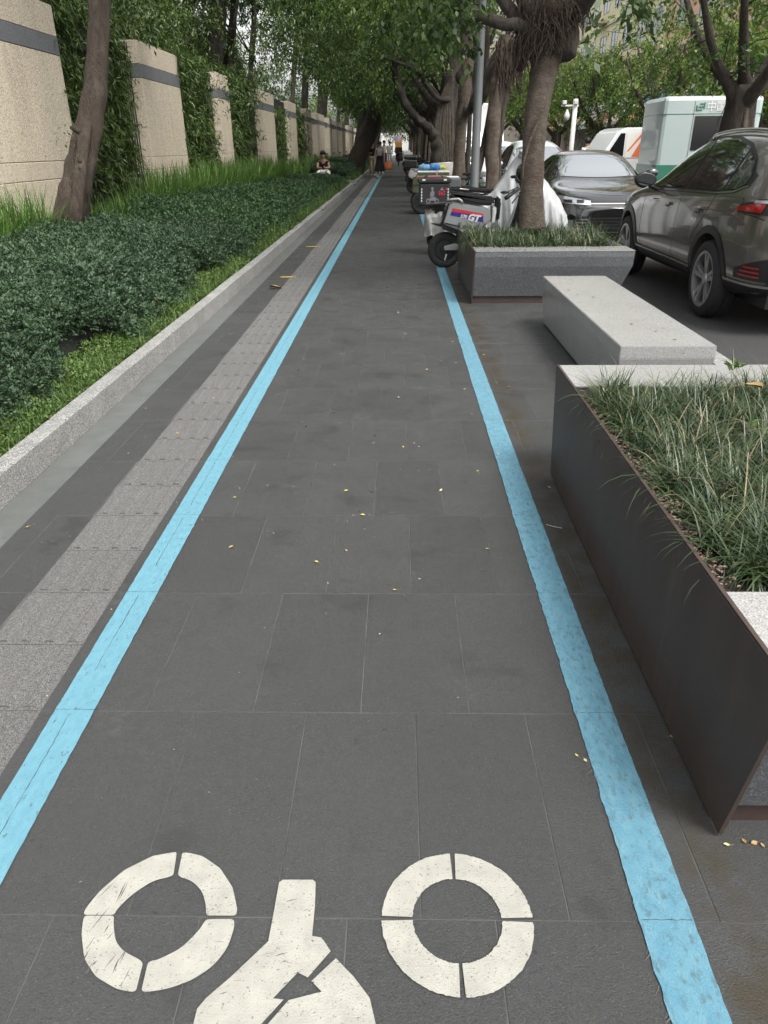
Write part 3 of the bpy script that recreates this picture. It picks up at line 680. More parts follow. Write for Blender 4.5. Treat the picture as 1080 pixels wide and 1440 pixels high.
# ---- ficus in the second planter (pale trunk, hanging root beard)
ta = tree('pale grey ficus with dark beard of aerial roots growing in the second planter', 'ficus_tree', (1.47, 8.42, .46))
b = MB().use(M_barkg)
limb(b, [rel(at(748, 322, 8.4), ta), rel(at(748, 290, 8.4), ta), rel(at(750, 230, 8.42), ta), rel(at(754, 170, 8.45), ta), rel(at(762, 115, 8.5), ta), rel(at(768, 75, 8.55), ta), rel(at(774, 30, 8.6), ta)], [.14, .122, .118, .115, .125, .15, .15], 22, .05, 7, 2, .02)
b.tube([rel(p, ta) for p in (at(733, 275, 8.32), at(736, 228, 8.29), at(744, 200, 8.27), at(757, 170, 8.3), at(768, 148, 8.36), at(774, 118, 8.42))], [.012, .014, .014, .013, .012, .010], 8)
b.obj('trunk', ta, smooth=True)
b = MB().use(M_bark)
def lp(lst): return [rel(at(x, y, Y), ta) for x, y, Y in lst]
limb(b, lp([(762, 70, 8.5), (734, 38, 8.4), (707, 33, 8.3), (670, 21, 8.25), (650, 6, 8.2), (610, -30, 8.1)]), [.10, .06, .052, .055, .055, .045], 12, .06, 6, 4)
limb(b, lp([(762, 60, 8.5), (733, 38, 8.6), (718, 15, 8.7), (702, -10, 8.8), (690, -50, 9.0)]), [.12, .07, .06, .06, .05], 12, .06, 5, 5)
limb(b, lp([(782, 80, 8.55), (790, 30, 8.6), (800, -20, 8.6), (815, -120, 8.7)]), [.20, .17, .15, .12], 14, .08, 5, 6)
limb(b, lp([(770, 70, 8.5), (752, 20, 8.55), (735, -20, 8.7), (700, -140, 9.2)]), [.15, .12, .10, .08], 12, .08, 5, 7)
limb(b, lp([(790, 40, 8.6), (815, 10, 8.5), (840, -20, 8.3), (900, -80, 8.0)]), [.12, .09, .08, .06], 12, .08, 5, 9)
b.obj('limbs', ta, smooth=True)
b = MB().use(M_root); rg = random.Random(3)
for i in range(9):
    x_ = rg.uniform(738, 795); y_ = rg.uniform(10, 70); b.ball(rel(at(x_, y_, 8.55+rg.uniform(-.1, .2)), ta), rg.uniform(.10, .18), (1, 1, 1.1), 2)
b.ball(rel(at(732, 80, 8.62), ta), .085, (1, 1, 1.6), 2); b.ball(rel(at(803, 15, 8.5), ta), .10, (1, 1, 1.0), 2)
for i in range(680):
    x_ = rg.uniform(723, 824); c_ = (x_-770)/50; y_ = rg.uniform(-12, 72-max(0, c_)*55+(10 if x_ < 745 else 0)); Y_ = 8.5-.24*math.sqrt(max(0, 1-c_*c_))+rg.uniform(-.05, .25)
    p = rel(at(x_, y_, Y_), ta); l = rg.uniform(.06, .26); dx = rg.uniform(-.07, .07); bw = rg.uniform(-.04, .02)
    b.tube([p, p+Vector((dx, bw, -l*.5)), p+Vector((dx*1.4+rg.uniform(-.03, .03), 0, -l))], [.005, .004, .0015], 4, cap=False)
b.obj('aerial_roots', ta, smooth=True)
link('crown', crown_np([(-.5, .4, 4.9, 2.9, 2.6, 1.5), (.8, -.4, 5.4, 1.8, 2.2, 1.4)], 420, 34, .11, M_leafm, seed=8), ta)
# leafy sprays that hang into the top of the view
def spray_at(t, pts, n, size, m, seed, name='leaf_spray', asp=.5, spread=.55):
    blobs = [tuple(rel(at(x, y, Y), t))+(r, r, r*.8) for x, y, Y, r in pts]
    return link(name, crown_np(blobs, n, 9, size, m, name, .8, asp, .2, spread, seed), t, kind='stuff')
spray_at(ta, [(640, 12, 8.0, .16), (612, 2, 7.9, .2), (650, 45, 8.3, .10)], 42, .085, M_leafm, 12)
spray_at(ta, [(852, -2, 6.4, .09), (870, 10, 6.5, .1), (905, -6, 6.6, .12), (848, 18, 6.4, .06)], 13, .085, M_leafd, 13)
# ---- row of ficus along the parking side
def strangler(lbl, base, r, h, seed, blobs, nroots=5, m=M_barkd, lights=M_barkg, crown_m=M_leafm, n_sp=650, per=40, size=.13, limbs=6, reach=2.6, group=None, lean=(0, 0)):
    t = tree(lbl, 'ficus_tree', base, group); rg = random.Random(seed); b = MB().use(m)
    limb(b, [(0, 0, -.1), (lean[0]*.3, lean[1]*.3, h*.35), (lean[0]*.7, lean[1]*.7, h*.7), (lean[0], lean[1], h)], [r*1.25, r, r*.92, r*1.05], 14, .16, 5, seed)
    for k in range(limbs):
        a = k*2*math.pi/limbs+rg.uniform(-.4, .4); rr = reach*rg.uniform(.7, 1.2); z0 = h*rg.uniform(.72, 1)
        s = Vector((lean[0], lean[1], z0)); p = [s, s+Vector((math.cos(a)*rr*.3, math.sin(a)*rr*.3, .55)), s+Vector((math.cos(a)*rr*.65, math.sin(a)*rr*.65, 1.3)), s+Vector((math.cos(a)*rr, math.sin(a)*rr, 2.6))]
        limb(b, p, [r*.55, r*.38, r*.28, r*.15], 8, .06, 4, seed+k)
        twigs(b, p[1:], seed*3+k, 5, .018, 1.3)
    b.obj('trunk', t, smooth=True)
    b = MB().use(lights)
    for k in range(nroots):
        a = rg.uniform(0, 6.28); q = r*rg.uniform(1.0, 1.7); c_, s_ = math.cos(a), math.sin(a)
        limb(b, [(c_*q, s_*q, -.1), (c_*q*.95+lean[0]*.3, s_*q*.95, h*.4), (c_*r*.9+lean[0]*.7, s_*r*.9+lean[1]*.7, h*.75), (lean[0]+c_*r*.4, lean[1]+s_*r*.4, h*1.05)], [r*.26, r*.18, r*.2, r*.15], 7, .1, 4, seed+k+20)
    if nroots: b.obj('prop_roots', t, smooth=True)
    link('crown', crown_np(blobs, n_sp, per, size, crown_m, seed=seed, shell=.4), t); return t
bl = lambda s, z=5.6, dx=0: [(-1.6+dx, 0, z, 2.6, 2.7, 1.7), (.4, .8, z+.9, 1.9, 2.4, 1.7), (-.4, -1.4, z+1.0, 2.2, 2.2, 1.6), (-2.6+dx, 1.0, z-.9, 1.4, 1.6, .9)]
# twin trunks behind the white cover
tb = tree('ficus with two grey brown trunks behind the white covered scooter', 'ficus_tree', (2.1, 14, 0))
def lq(t, lst): return [rel(at(x, y, Y), t) for x, y, Y in lst]
b = MB().use(M_barkg); limb(b, lq(tb, [(691, 325, 14), (692, 250, 14), (693, 194, 14), (697, 139, 14), (705, 92, 14), (713, 50, 14)]), [.14, .115, .11, .115, .13, .12], 14, .07, 6, 31); b.obj('trunk', tb, smooth=True)
b = MB().use(M_bark); limb(b, lq(tb, [(662, 325, 14), (668, 262, 14), (677, 220, 14.1), (683, 189, 14.2), (690, 150, 14.2)]), [.09, .065, .055, .05, .04], 12, .08, 6, 32)
limb(b, lq(tb, [(698, 330, 14.6), (700, 230, 14.6), (704, 170, 14.5), (711, 130, 14.5), (720, 95, 14.4), (732, 50, 14.4)]), [.06, .06, .065, .07, .08, .1], 12, .08, 6, 33)
limb(b, lq(tb, [(656, 150, 19.2), (660, 156, 17), (667, 148, 15.2), (676, 138, 14.6), (688, 111, 14.5), (706, 85, 14.4)]), [.08, .08, .085, .09, .10, .11], 10, .08, 6, 34)
limb(b, lq(tb, [(657, 162, 19.2), (658, 160, 17.5), (660, 156, 16), (664, 150, 15.2), (676, 115, 14.9), (684, 60, 14.8), (676, 0, 14.8)]), [.06, .06, .07, .08, .07, .06, .05], 10, .08, 6, 36)
b.obj('side_trunk', tb, smooth=True)
b = MB().use(M_root); rg = random.Random(5)
for i in range(130):
    x_ = rg.uniform(698, 734); y_ = rg.uniform(55, 105); p = rel(at(x_, y_, 13.9), tb); l = rg.uniform(.1, .5); b.tube([p, p+Vector((rg.uniform(-.05, .05), -.05, -l*.5)), p+Vector((rg.uniform(-.09, .09), 0, -l))], [.012, .009, .003], 4, cap=False)
b.obj('aerial_roots', tb, smooth=True)
link('crown', crown_np([(-1.5, 0, 5.6, 2.5, 2.2, 1.4), (.3, .8, 7.0, 1.6, 2.2, 1.5), (-2.6, -.5, 4.8, 1.3, 1.6, .8)], 440, 40, .11, M_leafm, seed=35), tb)
spray_at(tb, [(600, 30, 13, .5), (575, 40, 13.5, .5), (560, 10, 13, .5)], 70, .12, M_leafm, 41)
tc = tree('slender pale ficus trunk just left of the grey lamp pole', 'ficus_tree', (1.9, 19, 0))
b = MB().use(M_barkg); limb(b, lq(tc, [(643, 300, 19), (645, 243, 19), (647, 194, 19), (652, 153, 19), (655, 119, 19), (657, 85, 19), (655, 50, 19), (650, 0, 19), (645, -50, 19)]), [.19, .15, .135, .135, .14, .14, .12, .10, .08], 14, .08, 6, 51)
limb(b, lq(tc, [(657, 80, 19), (645, 60, 18.8), (637, 35, 18.6), (640, 10, 18.5)]), [.09, .07, .055, .04], 8, .06, 5, 52)
b.obj('trunk', tc, smooth=True)
b = MB().use(M_barkd); limb(b, lq(tc, [(656, 255, 19.5), (660, 180, 19.5), (660, 120, 19.4), (658, 70, 19.3)]), [.06, .06, .08, .1], 8, .08, 6, 53); b.ball(rel(at(648, 108, 19), tc), .13, (1, 1, 1.2)); b.obj('prop_roots', tc, smooth=True)
link('crown', crown_np([(-1.9, 0, 5.4, 2.3, 2.5, 1.5), (.0, .5, 6.4, 1.6, 2.4, 1.4), (-3.0, -.5, 4.9, 1.3, 1.6, 1.0)], 400, 38, .12, M_leafb, seed=55), tc)
# massive strangler with the arching limb
td = tree('massive dark ficus of fused root columns with a limb arching over the lane', 'ficus_tree', (1.8, 24.5, 0))
b = MB().use(M_barkd); rg = random.Random(9)
limb(b, lq(td, [(622, 290, 24.6), (623, 225, 24.6), (626, 170, 24.6), (632, 125, 24.6), (638, 80, 24.6)]), [.38, .28, .25, .26, .2], 16, .16, 6, 61)
limb(b, lq(td, [(616, 290, 24.0), (615, 240, 23.95), (614, 208, 23.9), (608, 188, 23.85), (596, 175, 23.75), (581, 161, 23.6), (567, 140, 23.4), (558, 112, 23.2), (557, 80, 23), (562, 55, 23), (573, 20, 23), (585, -10, 23)]), [.22, .17, .155, .15, .14, .125, .12, .11, .10, .09, .08, .06], 14, .12, 8, 62, .12)
limb(b, lq(td, [(634, 140, 24.4), (615, 138, 24), (600, 120, 23.6), (588, 100, 23), (560, 88, 22.6), (540, 80, 22.4)]), [.09, .07, .06, .05, .04, .03], 9, .05, 5, 63)
twigs(b, lq(td, [(582, 162, 23.6), (560, 130, 23.3), (557, 90, 23), (565, 50, 23), (590, 112, 23.4)]), 77, 26, .02, 1.1)
b.obj('trunk', td, smooth=True)
spray_at(td, [(575, 70, 23.2, .7), (545, 95, 23, .6), (590, 60, 23.5, .7), (600, 90, 23.6, .5), (555, 60, 22.8, .6)], 90, .12, M_leafb, 66)
b = MB().use(M_bark)
for k in range(9):
    x_ = 611+k*2.9; limb(b, lq(td, [(x_, 285, 24.2), (x_+1, 228, 24.2), (x_+rg.uniform(0, 3), 185, 24.25), (629+(x_-625)*.6, 140, 24.35), (636, 105, 24.4)]), [.09, .07, .065, .06, .05], 8, .1, 5, 70+k)
b.obj('root_column', td, smooth=True)
link('crown', crown_np([(-2.2, -.8, 6.0, 2.4, 2.5, 1.6), (.1, .5, 6.8, 1.8, 2.4, 1.8), (-1.0, .8, 4.9, 1.2, 1.4, .8), (-3.8, -1, 5.8, 1.6, 1.8, 1.2)], 520, 40, .13, M_leafm, seed=65), td)
rowlab = ['beside the pile of bicycles', 'just past the fused ficus', 'midway along the scooter row', 'far along the scooter row', 'near the cyclist', 'beyond the cyclist', 'towards the end of the lane', 'closing the end of the lane', 'last of the lane row']
for i, Y in enumerate((29.5, 34, 39, 45, 52, 60, 70, 82, 96)):
    strangler('ficus with fused root trunk '+rowlab[i], (1.75+.1*math.sin(i*2), Y, 0), .30+.05*(i % 3), 3.0, 100+i, bl(i, 5.0+.25*(i % 2), -.8 if i < 5 else -1.6), 5, M_bark if i % 2 else M_barkd, M_barkg, M_leafm if i % 3 else M_leafb, 300, 34, .16+.008*i, 6, 2.6)
# ---- leaning tree over the second bed
tf = tree('dark double trunk leaning right over the second bed behind the seated man', 'leaning_tree', (-2.5, 41, 0))
b = MB().use(M_bark); limb(b, lq(tf, [(494, 250, 41), (503, 222, 41), (514, 190, 41), (524, 160, 40.5), (532, 130, 40), (534, 100, 39.5), (538, 60, 39), (545, 10, 38)]), [.52, .42, .32, .26, .24, .22, .18, .15], 14, .10, 6, 81)
limb(b, lq(tf, [(504, 250, 41.2), (511, 215, 41.2), (527, 185, 41), (533, 150, 40.6), (537, 120, 40), (542, 90, 39.6), (540, 50, 39)]), [.25, .20, .17, .14, .12, .1, .08], 12, .10, 6, 82)
limb(b, lq(tf, [(535, 140, 40.2), (545, 130, 39.6), (560, 126, 39)]), [.1, .08, .05], 8, .05, 4, 83)
b.obj('trunk', tf, smooth=True)
link('crown', crown_np([(.5, -2, 8.0, 3.2, 3.2, 2.0), (2.5, -3, 7.0, 2.2, 3.0, 1.4), (-2, 0, 7.5, 3, 3, 2)], 700, 36, .17, M_leafm, seed=85), tf)
for i, (X_, Y, h) in enumerate(((-2.9, 56, 4.5), (-3.0, 66, 4.2), (-2.8, 78, 4), (-2.8, 95, 4))):
    strangler('trunk in the second bed %s' % ['behind the leaning double trunk', 'near the walkers', 'past the walkers', 'at the end of the granite wall'][i], (X_, Y, 0), .28, h, 200+i, [(1.2, 0, 5.6, 2.8, 3, 1.8), (-.8, 0, 6.6, 2.8, 3, 1.8), (1.8, 1, 4.6, 1.3, 1.8, .8)], 0, M_bark, M_bark, M_leafb if i != 1 else M_leafm, 420, 32, .2, 5, 2.4, lean=(.8, -.5))

# ================================================================ WOODLAND BEHIND THE WALL
wl = [(300, 9.5, .0, .30, 15), (322, 9.5, 0, .14, 15.3), (352, 9, 0, .12, 17), (455, 9, 2, .42, 24), (478, 9, 3, .2, 25), (489, 6, 4, .26, 29), (503, 6, 3, .22, 33), (430, 8, -2, .25, 21), (262, 9, 1, .12, 13.5), (413, 9, 5, .16, 20), (205, 8, 1, .16, 13)]
wn = ['thick dark trunk rising behind the third pillar', 'thin dark trunk hugging the thick one behind the third pillar', 'slim dark trunk behind the gap after the third pillar', 'broad dark trunk above the sixth pillar', 'slanting dark trunk above the seventh pillar', 'leaning black trunk above the pillars behind the seated man', 'dark trunk just left of the leaning double trunk', 'dark trunk above the fifth pillar', 'slim trunk in the bamboo behind the second pillar', 'slanting slim trunk over the fourth pillar', 'slim shaded trunk behind the bamboo by the second pillar']
for i, (px, lean, k, rr, Y) in enumerate(wl):
    X_ = min(at(px, 150, Y).x, -5.5-.1*i); sc = X_/at(px, 150, Y).x; Yb = Y*sc
    p0 = at(px-lean*.3, 190, Yb); p1 = at(px, 110, Yb); p2 = at(px+lean*.5, 40, Yb); p3 = at(px+lean, -60, Yb)
    t = tree(wn[i], 'woodland_tree', (p0.x, p0.y, 0)); b = MB().use(M_barkd)
    pb = Vector((p0.x, p0.y, -.1)); limb(b, [rel(pb, t), rel(p0, t), rel(p1, t), rel(p2, t), rel(p3, t), rel(p3+Vector((0, 0, 3)), t)], [rr*1.2, rr, rr*.9, rr*.85, rr*.75, rr*.5], 10, .07, 5, 300+i)
    for q in range(4):
        rgx = random.Random(i*9+q); s = rel(p2, t)+Vector((0, 0, rgx.uniform(-1.5, 1))); a = rgx.uniform(0, 6.28); b.tube([s, s+Vector((math.cos(a), math.sin(a), .8)), s+Vector((math.cos(a)*2, math.sin(a)*2, 2.2))], [rr*.3, rr*.2, .02], 6)
    b.obj('trunk', t, smooth=True)
    zc = p2.z-t.location.z+2.0
    link('crown', crown_np([(0, 0, zc+1.2, 2.6, 2.6, 2.2), (1.2, 1, zc-.4, 1.6, 1.8, .9)], 330, 34, .13, M_leafd, seed=300+i), t)
# leaf masses: sprays of compound leaves over the wall, dark mass behind
def mass(name, label, blobs, n, per, size, m, seed, asp=.35, droop=.6):
    o = link(name, crown_np(blobs, n, per, size, m, name, droop, asp, .3, .9, seed)); tag(o, label, 'foliage', kind='stuff'); return o
mass('woodland_foliage', 'dark woodland foliage rising behind the granite wall', [(-6.6-.04*y, y, 3.2+1.5*math.sin(y*1.7), 1.1, 2.2, 1.6) for y in range(-8, 60, 3)]+[(-8-.1*y, y, 5.5, 2.5, 3, 3) for y in range(-8, 90, 5)], 2700, 34, .17, M_leafd, 401)
mass('woodland_foliage', 'deep dark woodland far behind the fence', [(-15, y, 4, 3, 5, 5.5) for y in range(8, 130, 7)], 1500, 24, .40, M_leafd, 402)
mass('woodland_foliage', 'shaded undergrowth behind the iron fence', [(-7.5, y, 1.2, 1.4, 3, 1.6) for y in range(8, 100, 4)], 1500, 24, .28, M_leafd, 403)
mass('hanging_foliage', 'lighter sprays of leaves hanging over the wall tops', [tuple(at(x, y, Y))+(r, r, r*.7) for x, y, Y, r in ((455, 50, 21, 1.0), (485, 75, 24, 1.0), (420, 70, 20, .7), (390, 30, 18, .8), (505, 40, 26, 1.1), (350, 105, 17, .6), (520, 90, 30, .9), (165, -10, 14.5, .6), (225, -10, 17, .7), (265, 20, 19, .6))], 520, 30, .10, M_bamb, 404, .3)
mass('hanging_foliage', 'leaves closing the canopy above the far lane', [(-1+1.2*math.sin(y), y, 5.6+.035*y, 2.6, 3, 1.5) for y in range(38, 110, 6)], 950, 26, .24, M_leafb, 405)
mass('woodland_foliage', 'distant wooded slope beyond the park trees', [(-18.5, y, 7, 2, 5, 8) for y in range(2, 200, 8)], 900, 20, .45, M_leafm, 407)
def bamboo(y0, y1, z0, z1, n, label, x=-4.76, size=.12):
    blobs = []
    rg = random.Random(int(y0*10)); k = y0+.2
    while k < y1-.5:
        for z in np.arange(z0, z1, .45): blobs.append((x+rg.uniform(-.10, .04), k+rg.uniform(-.1, .1), z+rg.uniform(-.1, .1), .10, .24, .26))
        k += .5
    o = link('bamboo_screen', crown_np(blobs, n, 24, size, M_bamb, 'bamboo_screen', .6, .16, .3, .5, int(y0*7))); tag(o, label, 'bamboo', kind='stuff')
bamboo(11.4, 14.75, 1.15, 3.5, 2000, 'bamboo foliage smothering the iron fence beside the leaning trunk')
bamboo(17.4, 20.85, .75, 3.3, 1500, 'bamboo foliage between the second and third pillars', size=.15)
bamboo(22.35, 26.95, .9, 3.2, 620, 'thinner bamboo foliage after the narrow third pillar', size=.17)
bamboo(30.3, 33.9, .8, 2.9, 330, 'sparse bamboo in the bare gap after the fourth pillar', size=.18)
bamboo(36.7, 40.7, .8, 2.9, 300, 'sparse bamboo after the fifth pillar', size=.2)
bamboo(9.0, 30, 3.2, 4.8, 1500, 'bamboo tips above the wall line', x=-5.6, size=.17)
b = MB().use(M_leafd); b.box(-40, -20, -3, 300, -.4, 3.5); tag(b.obj('wooded_hillside'), kind='structure')

# ================================================================ FAR SIDE OF THE STREET
oak = ['with twisted pale trunk standing in front of the postal truck', 'behind the white van', 'right of the street lamp with the camera arm', 'behind the parked silver car', 'seen between the two near trunks', 'farther along the opposite pavement', 'at the far bend of the opposite pavement', 'rising over the van roof']
for i, (X_, Y, r, h, bz, rad) in enumerate(((at(1042, 150, 18.2).x, 18.2, .30, 2.5, 4.2, 1.8), (9.9, 30, .24, 2.0, 3.2, 1.7), (9.6, 38, .22, 2.1, 3.4, 1.7), (9.0, 47, .25, 2.3, 4.0, 2.2), (8.6, 57, .25, 2.5, 4.2, 2.4), (8.6, 70, .25, 3, 4.8, 3), (8.6, 88, .25, 3, 5, 3.2), (10.6, 24.5, .2, 1.9, 3.1, 1.4))):
    rx = rad; strangler('street ficus '+oak[i], (X_, Y, 0), r, h, 500+i, [(-.9, 0, bz, rx, rx, 1.5), (1.2, .6, bz+.7, rx, rx, 1.3), (.2, -1, bz+1.0, rx, rx, 1.1), (-1.2, 1.4, bz-.5, rx*.6, rx*.6, .7)], 6 if i == 0 else 2, M_bark, M_barkg, M_leafb, (190 if i in (0, 7) else 300), 34, .13+.010*i, 6, 2.2)
# buildings
M_yel = mat('yellow_render', (.86, .79, .52), .85, (.80, .72, .46), 1.5, bump=.1)
M_sal = mat('salmon_brick', (.84, .50, .36), .85, (.78, .46, .33), 2, bump=.1)
M_win = mat('window_glass', (.07, .09, .10), .15, coat=.5); M_cream = mat('cream_render', (.70, .66, .56), .85, (.6, .56, .48), 1.5); M_wf = mat('window_frame', (.55, .55, .53), .5)
def block(name, label, x0, y0, y1, H, m, trim, fl=3.1, bay=3.4):
    t = empty(name, (x0, y0, 0), 0, label, 'building'); L_ = y1-y0
    b = MB().use(m); b.box(0, 12, 0, L_, .0, H); b.obj('wall', t)
    b = MB().use(trim); b.box(-.35, 12.2, -.1, L_+.1, H, H+.35); b.obj('parapet', t)
    z = 4.2
    wf = MB().use(M_wf); wf.box(-.06, .10, 0, 1.8, 0, .07); wf.box(-.06, .1, 0, 1.8, 1.53, 1.6); wf.box(-.06, .1, 0, .07, .07, 1.53); wf.box(-.06, .1, 1.73, 1.8, .07, 1.53); wf.box(-.05, .1, .87, .93, .07, 1.53); mef = wf.mesh('window')
    pn = MB().use(M_win); pn.box(-.02, .04, .07, 1.73, .07, 1.53); mep = pn.mesh('pane')
    bc = MB().use(trim); bc.box(-1.0, -.003, -.15, 2.0, -.75, -.60); bc.box(-1.0, -.93, -.15, 2.0, -.6, .1); meb = bc.mesh('balcony')
    ac = MB().use(M_wplas); ac.box(-.45, -.065, 0, .75, -.62, -.05); ac.use(M_black); ac.lathe([(0, -.455), (.2, -.453)], (0, .38, -.33), 'X', 12); mea = ac.mesh('air_conditioner')
    k = 0
    while z < H-1.8:
        y = .8; j = 0
        b = MB().use(trim); b.box(-.12, -.003, 0, L_, z-.95, z-.80); b.obj('floor_band', t)
        while y < L_-2:
            w_ = link('window', mef, t, (0, y, z)); link('pane', mep, w_)
            if (j+k) % 3 == 0: link('balcony', meb, t, (0, y, z))
            elif (j*2+k) % 3 == 1: link('air_conditioner', mea, t, (0, y+.5, z))
            y += bay; j += 1
        z += fl; k += 1
    b = MB().use(mat('shop_front', (.45, .42, .38), .5, (.12, .10, .09), 1.2)); b.box(-.05, .0, .3, L_-.3, 0, 2.8); b.obj('shopfront', t)
    return t
block('apartment_building', 'salmon brick apartment block above the opposite trees', 16, 24, 52, 21, M_sal, M_cream)
block('apartment_building', 'pale yellow apartment block behind the street trees', 16, 52.5, 78, 22, M_yel, M_cream)
block('apartment_building', 'reddish apartment block glimpsed between the two near trunks', 16, 79, 110, 24, M_sal, M_cream)
block('apartment_building', 'cream apartment block closing the far end of the street', 12.5, 112, 150, 20, M_cream, M_yel)
aw = [('orange', (.62, .34, .14)), ('cream', (.75, .68, .52)), ('red', (.45, .10, .08)), ('pale', (.7, .7, .66)), ('buff', (.66, .52, .30)), ('white', (.78, .78, .75))]
for i in range(13):
    y = 25+i*4.2; nm, c = aw[i % 6]
    t = empty('shop_awning', (15.9, y, 0), 0, '%s shop awning across the street, %s' % (nm, 'behind the %s' % ['postal truck', 'postal truck rear', 'van', 'van door', 'bus shelter', 'bus shelter post', 'lamp with camera', 'silver car', 'silver car roof', 'twin trunks', 'twin trunks and pole', 'lamp pole', 'far ficus row'][i]), 'awning', 'shop awnings')
    b = MB().use(mat('awning_'+nm, c, .7)); b.prism([(0, 3.6), (-1.7, 2.75), (-1.7, 2.45), (-1.66, 2.45), (-1.66, 2.72), (0, 3.53)], 0, 3.9); b.obj('canopy', t)
    b = MB().use(mat('sign_'+nm, tuple(min(1, v*1.3+.1) for v in c[::-1]), .5)); b.box(-.14, -.06, .1, 3.8, 3.62, 4.1); b.obj('sign_board', t)
# bus shelter
t = empty('bus_shelter', (11.9, 31.5, 0), 0, 'dark bus shelter roof behind the white van on the far pavement', 'shelter')
b = MB().use(M_black); b.box(-1.2, 1.1, 0, 6.5, 2.5, 2.66, .02); b.obj('roof', t)
for y in (.4, 3.2, 6.1): b = MB().use(mat('green_steel', (.02, .10, .09), .5)); b.box(.6, .72, y-.06, y+.06, 0, 2.498); b.obj('post', t)
b = MB().use(mat('shelter_glass', (.10, .18, .17), .1, coat=.5)); b.box(.63, .67, .47, 3.13, .3, 2.2); b.obj('glass_panel', t)
# camera mast
t = empty('camera_mast', (6.6, 33, -.12), 0, 'white mast with side arm and surveillance cameras over the parked cars', 'mast')
t.location = (at(803, 212, 33).x, 33, -.12)
b = MB().use(M_wplas); b.lathe([(.10, 0), (.09, 3.1), (.0, 3.12)], n=12); b.obj('pole', t, smooth=True)
b = MB().use(M_wplas); b.box(-.55, .12, -.03, .03, 2.85, 2.91); b.obj('arm', t)
for x in (-.45, .0): b = MB().use(M_wplas); b.box(x-.07, x+.07, -.18, .12, 2.92, 3.05, .01); b.obj('camera', t)
b = MB().use(M_wplas); b.lathe([(.02, 0), (.1, .05), (.12, .2), (.05, .34), (.02, .4)], (-.3, 0, 2.35), n=10); b.obj('dome_camera', t, smooth=True)
# grey lamp pole
t = empty('lamp_pole', (1.66, 15.4, 0), 0, 'plain grey steel lamp pole rising between the ficus trunks', 'lamp pole')
t.location = (at(665.5, 290, 13.3).x, 13.3, 0)
M_pole = mat('pole_grey', (.13, .14, .14), .45, (.10, .11, .11), 3, metal=.3)
b = MB().use(M_pole); b.lathe([(.10, 0), (.10, .4), (.072, .45), (.066, 3.0), (.06, 8.0), (.0, 8.02)], n=18); b.obj('pole', t, ang=R(30))
b = MB().use(M_pole); b.box(-.2, .2, -.2, .2, 0, .03); b.obj('base_plate', t)
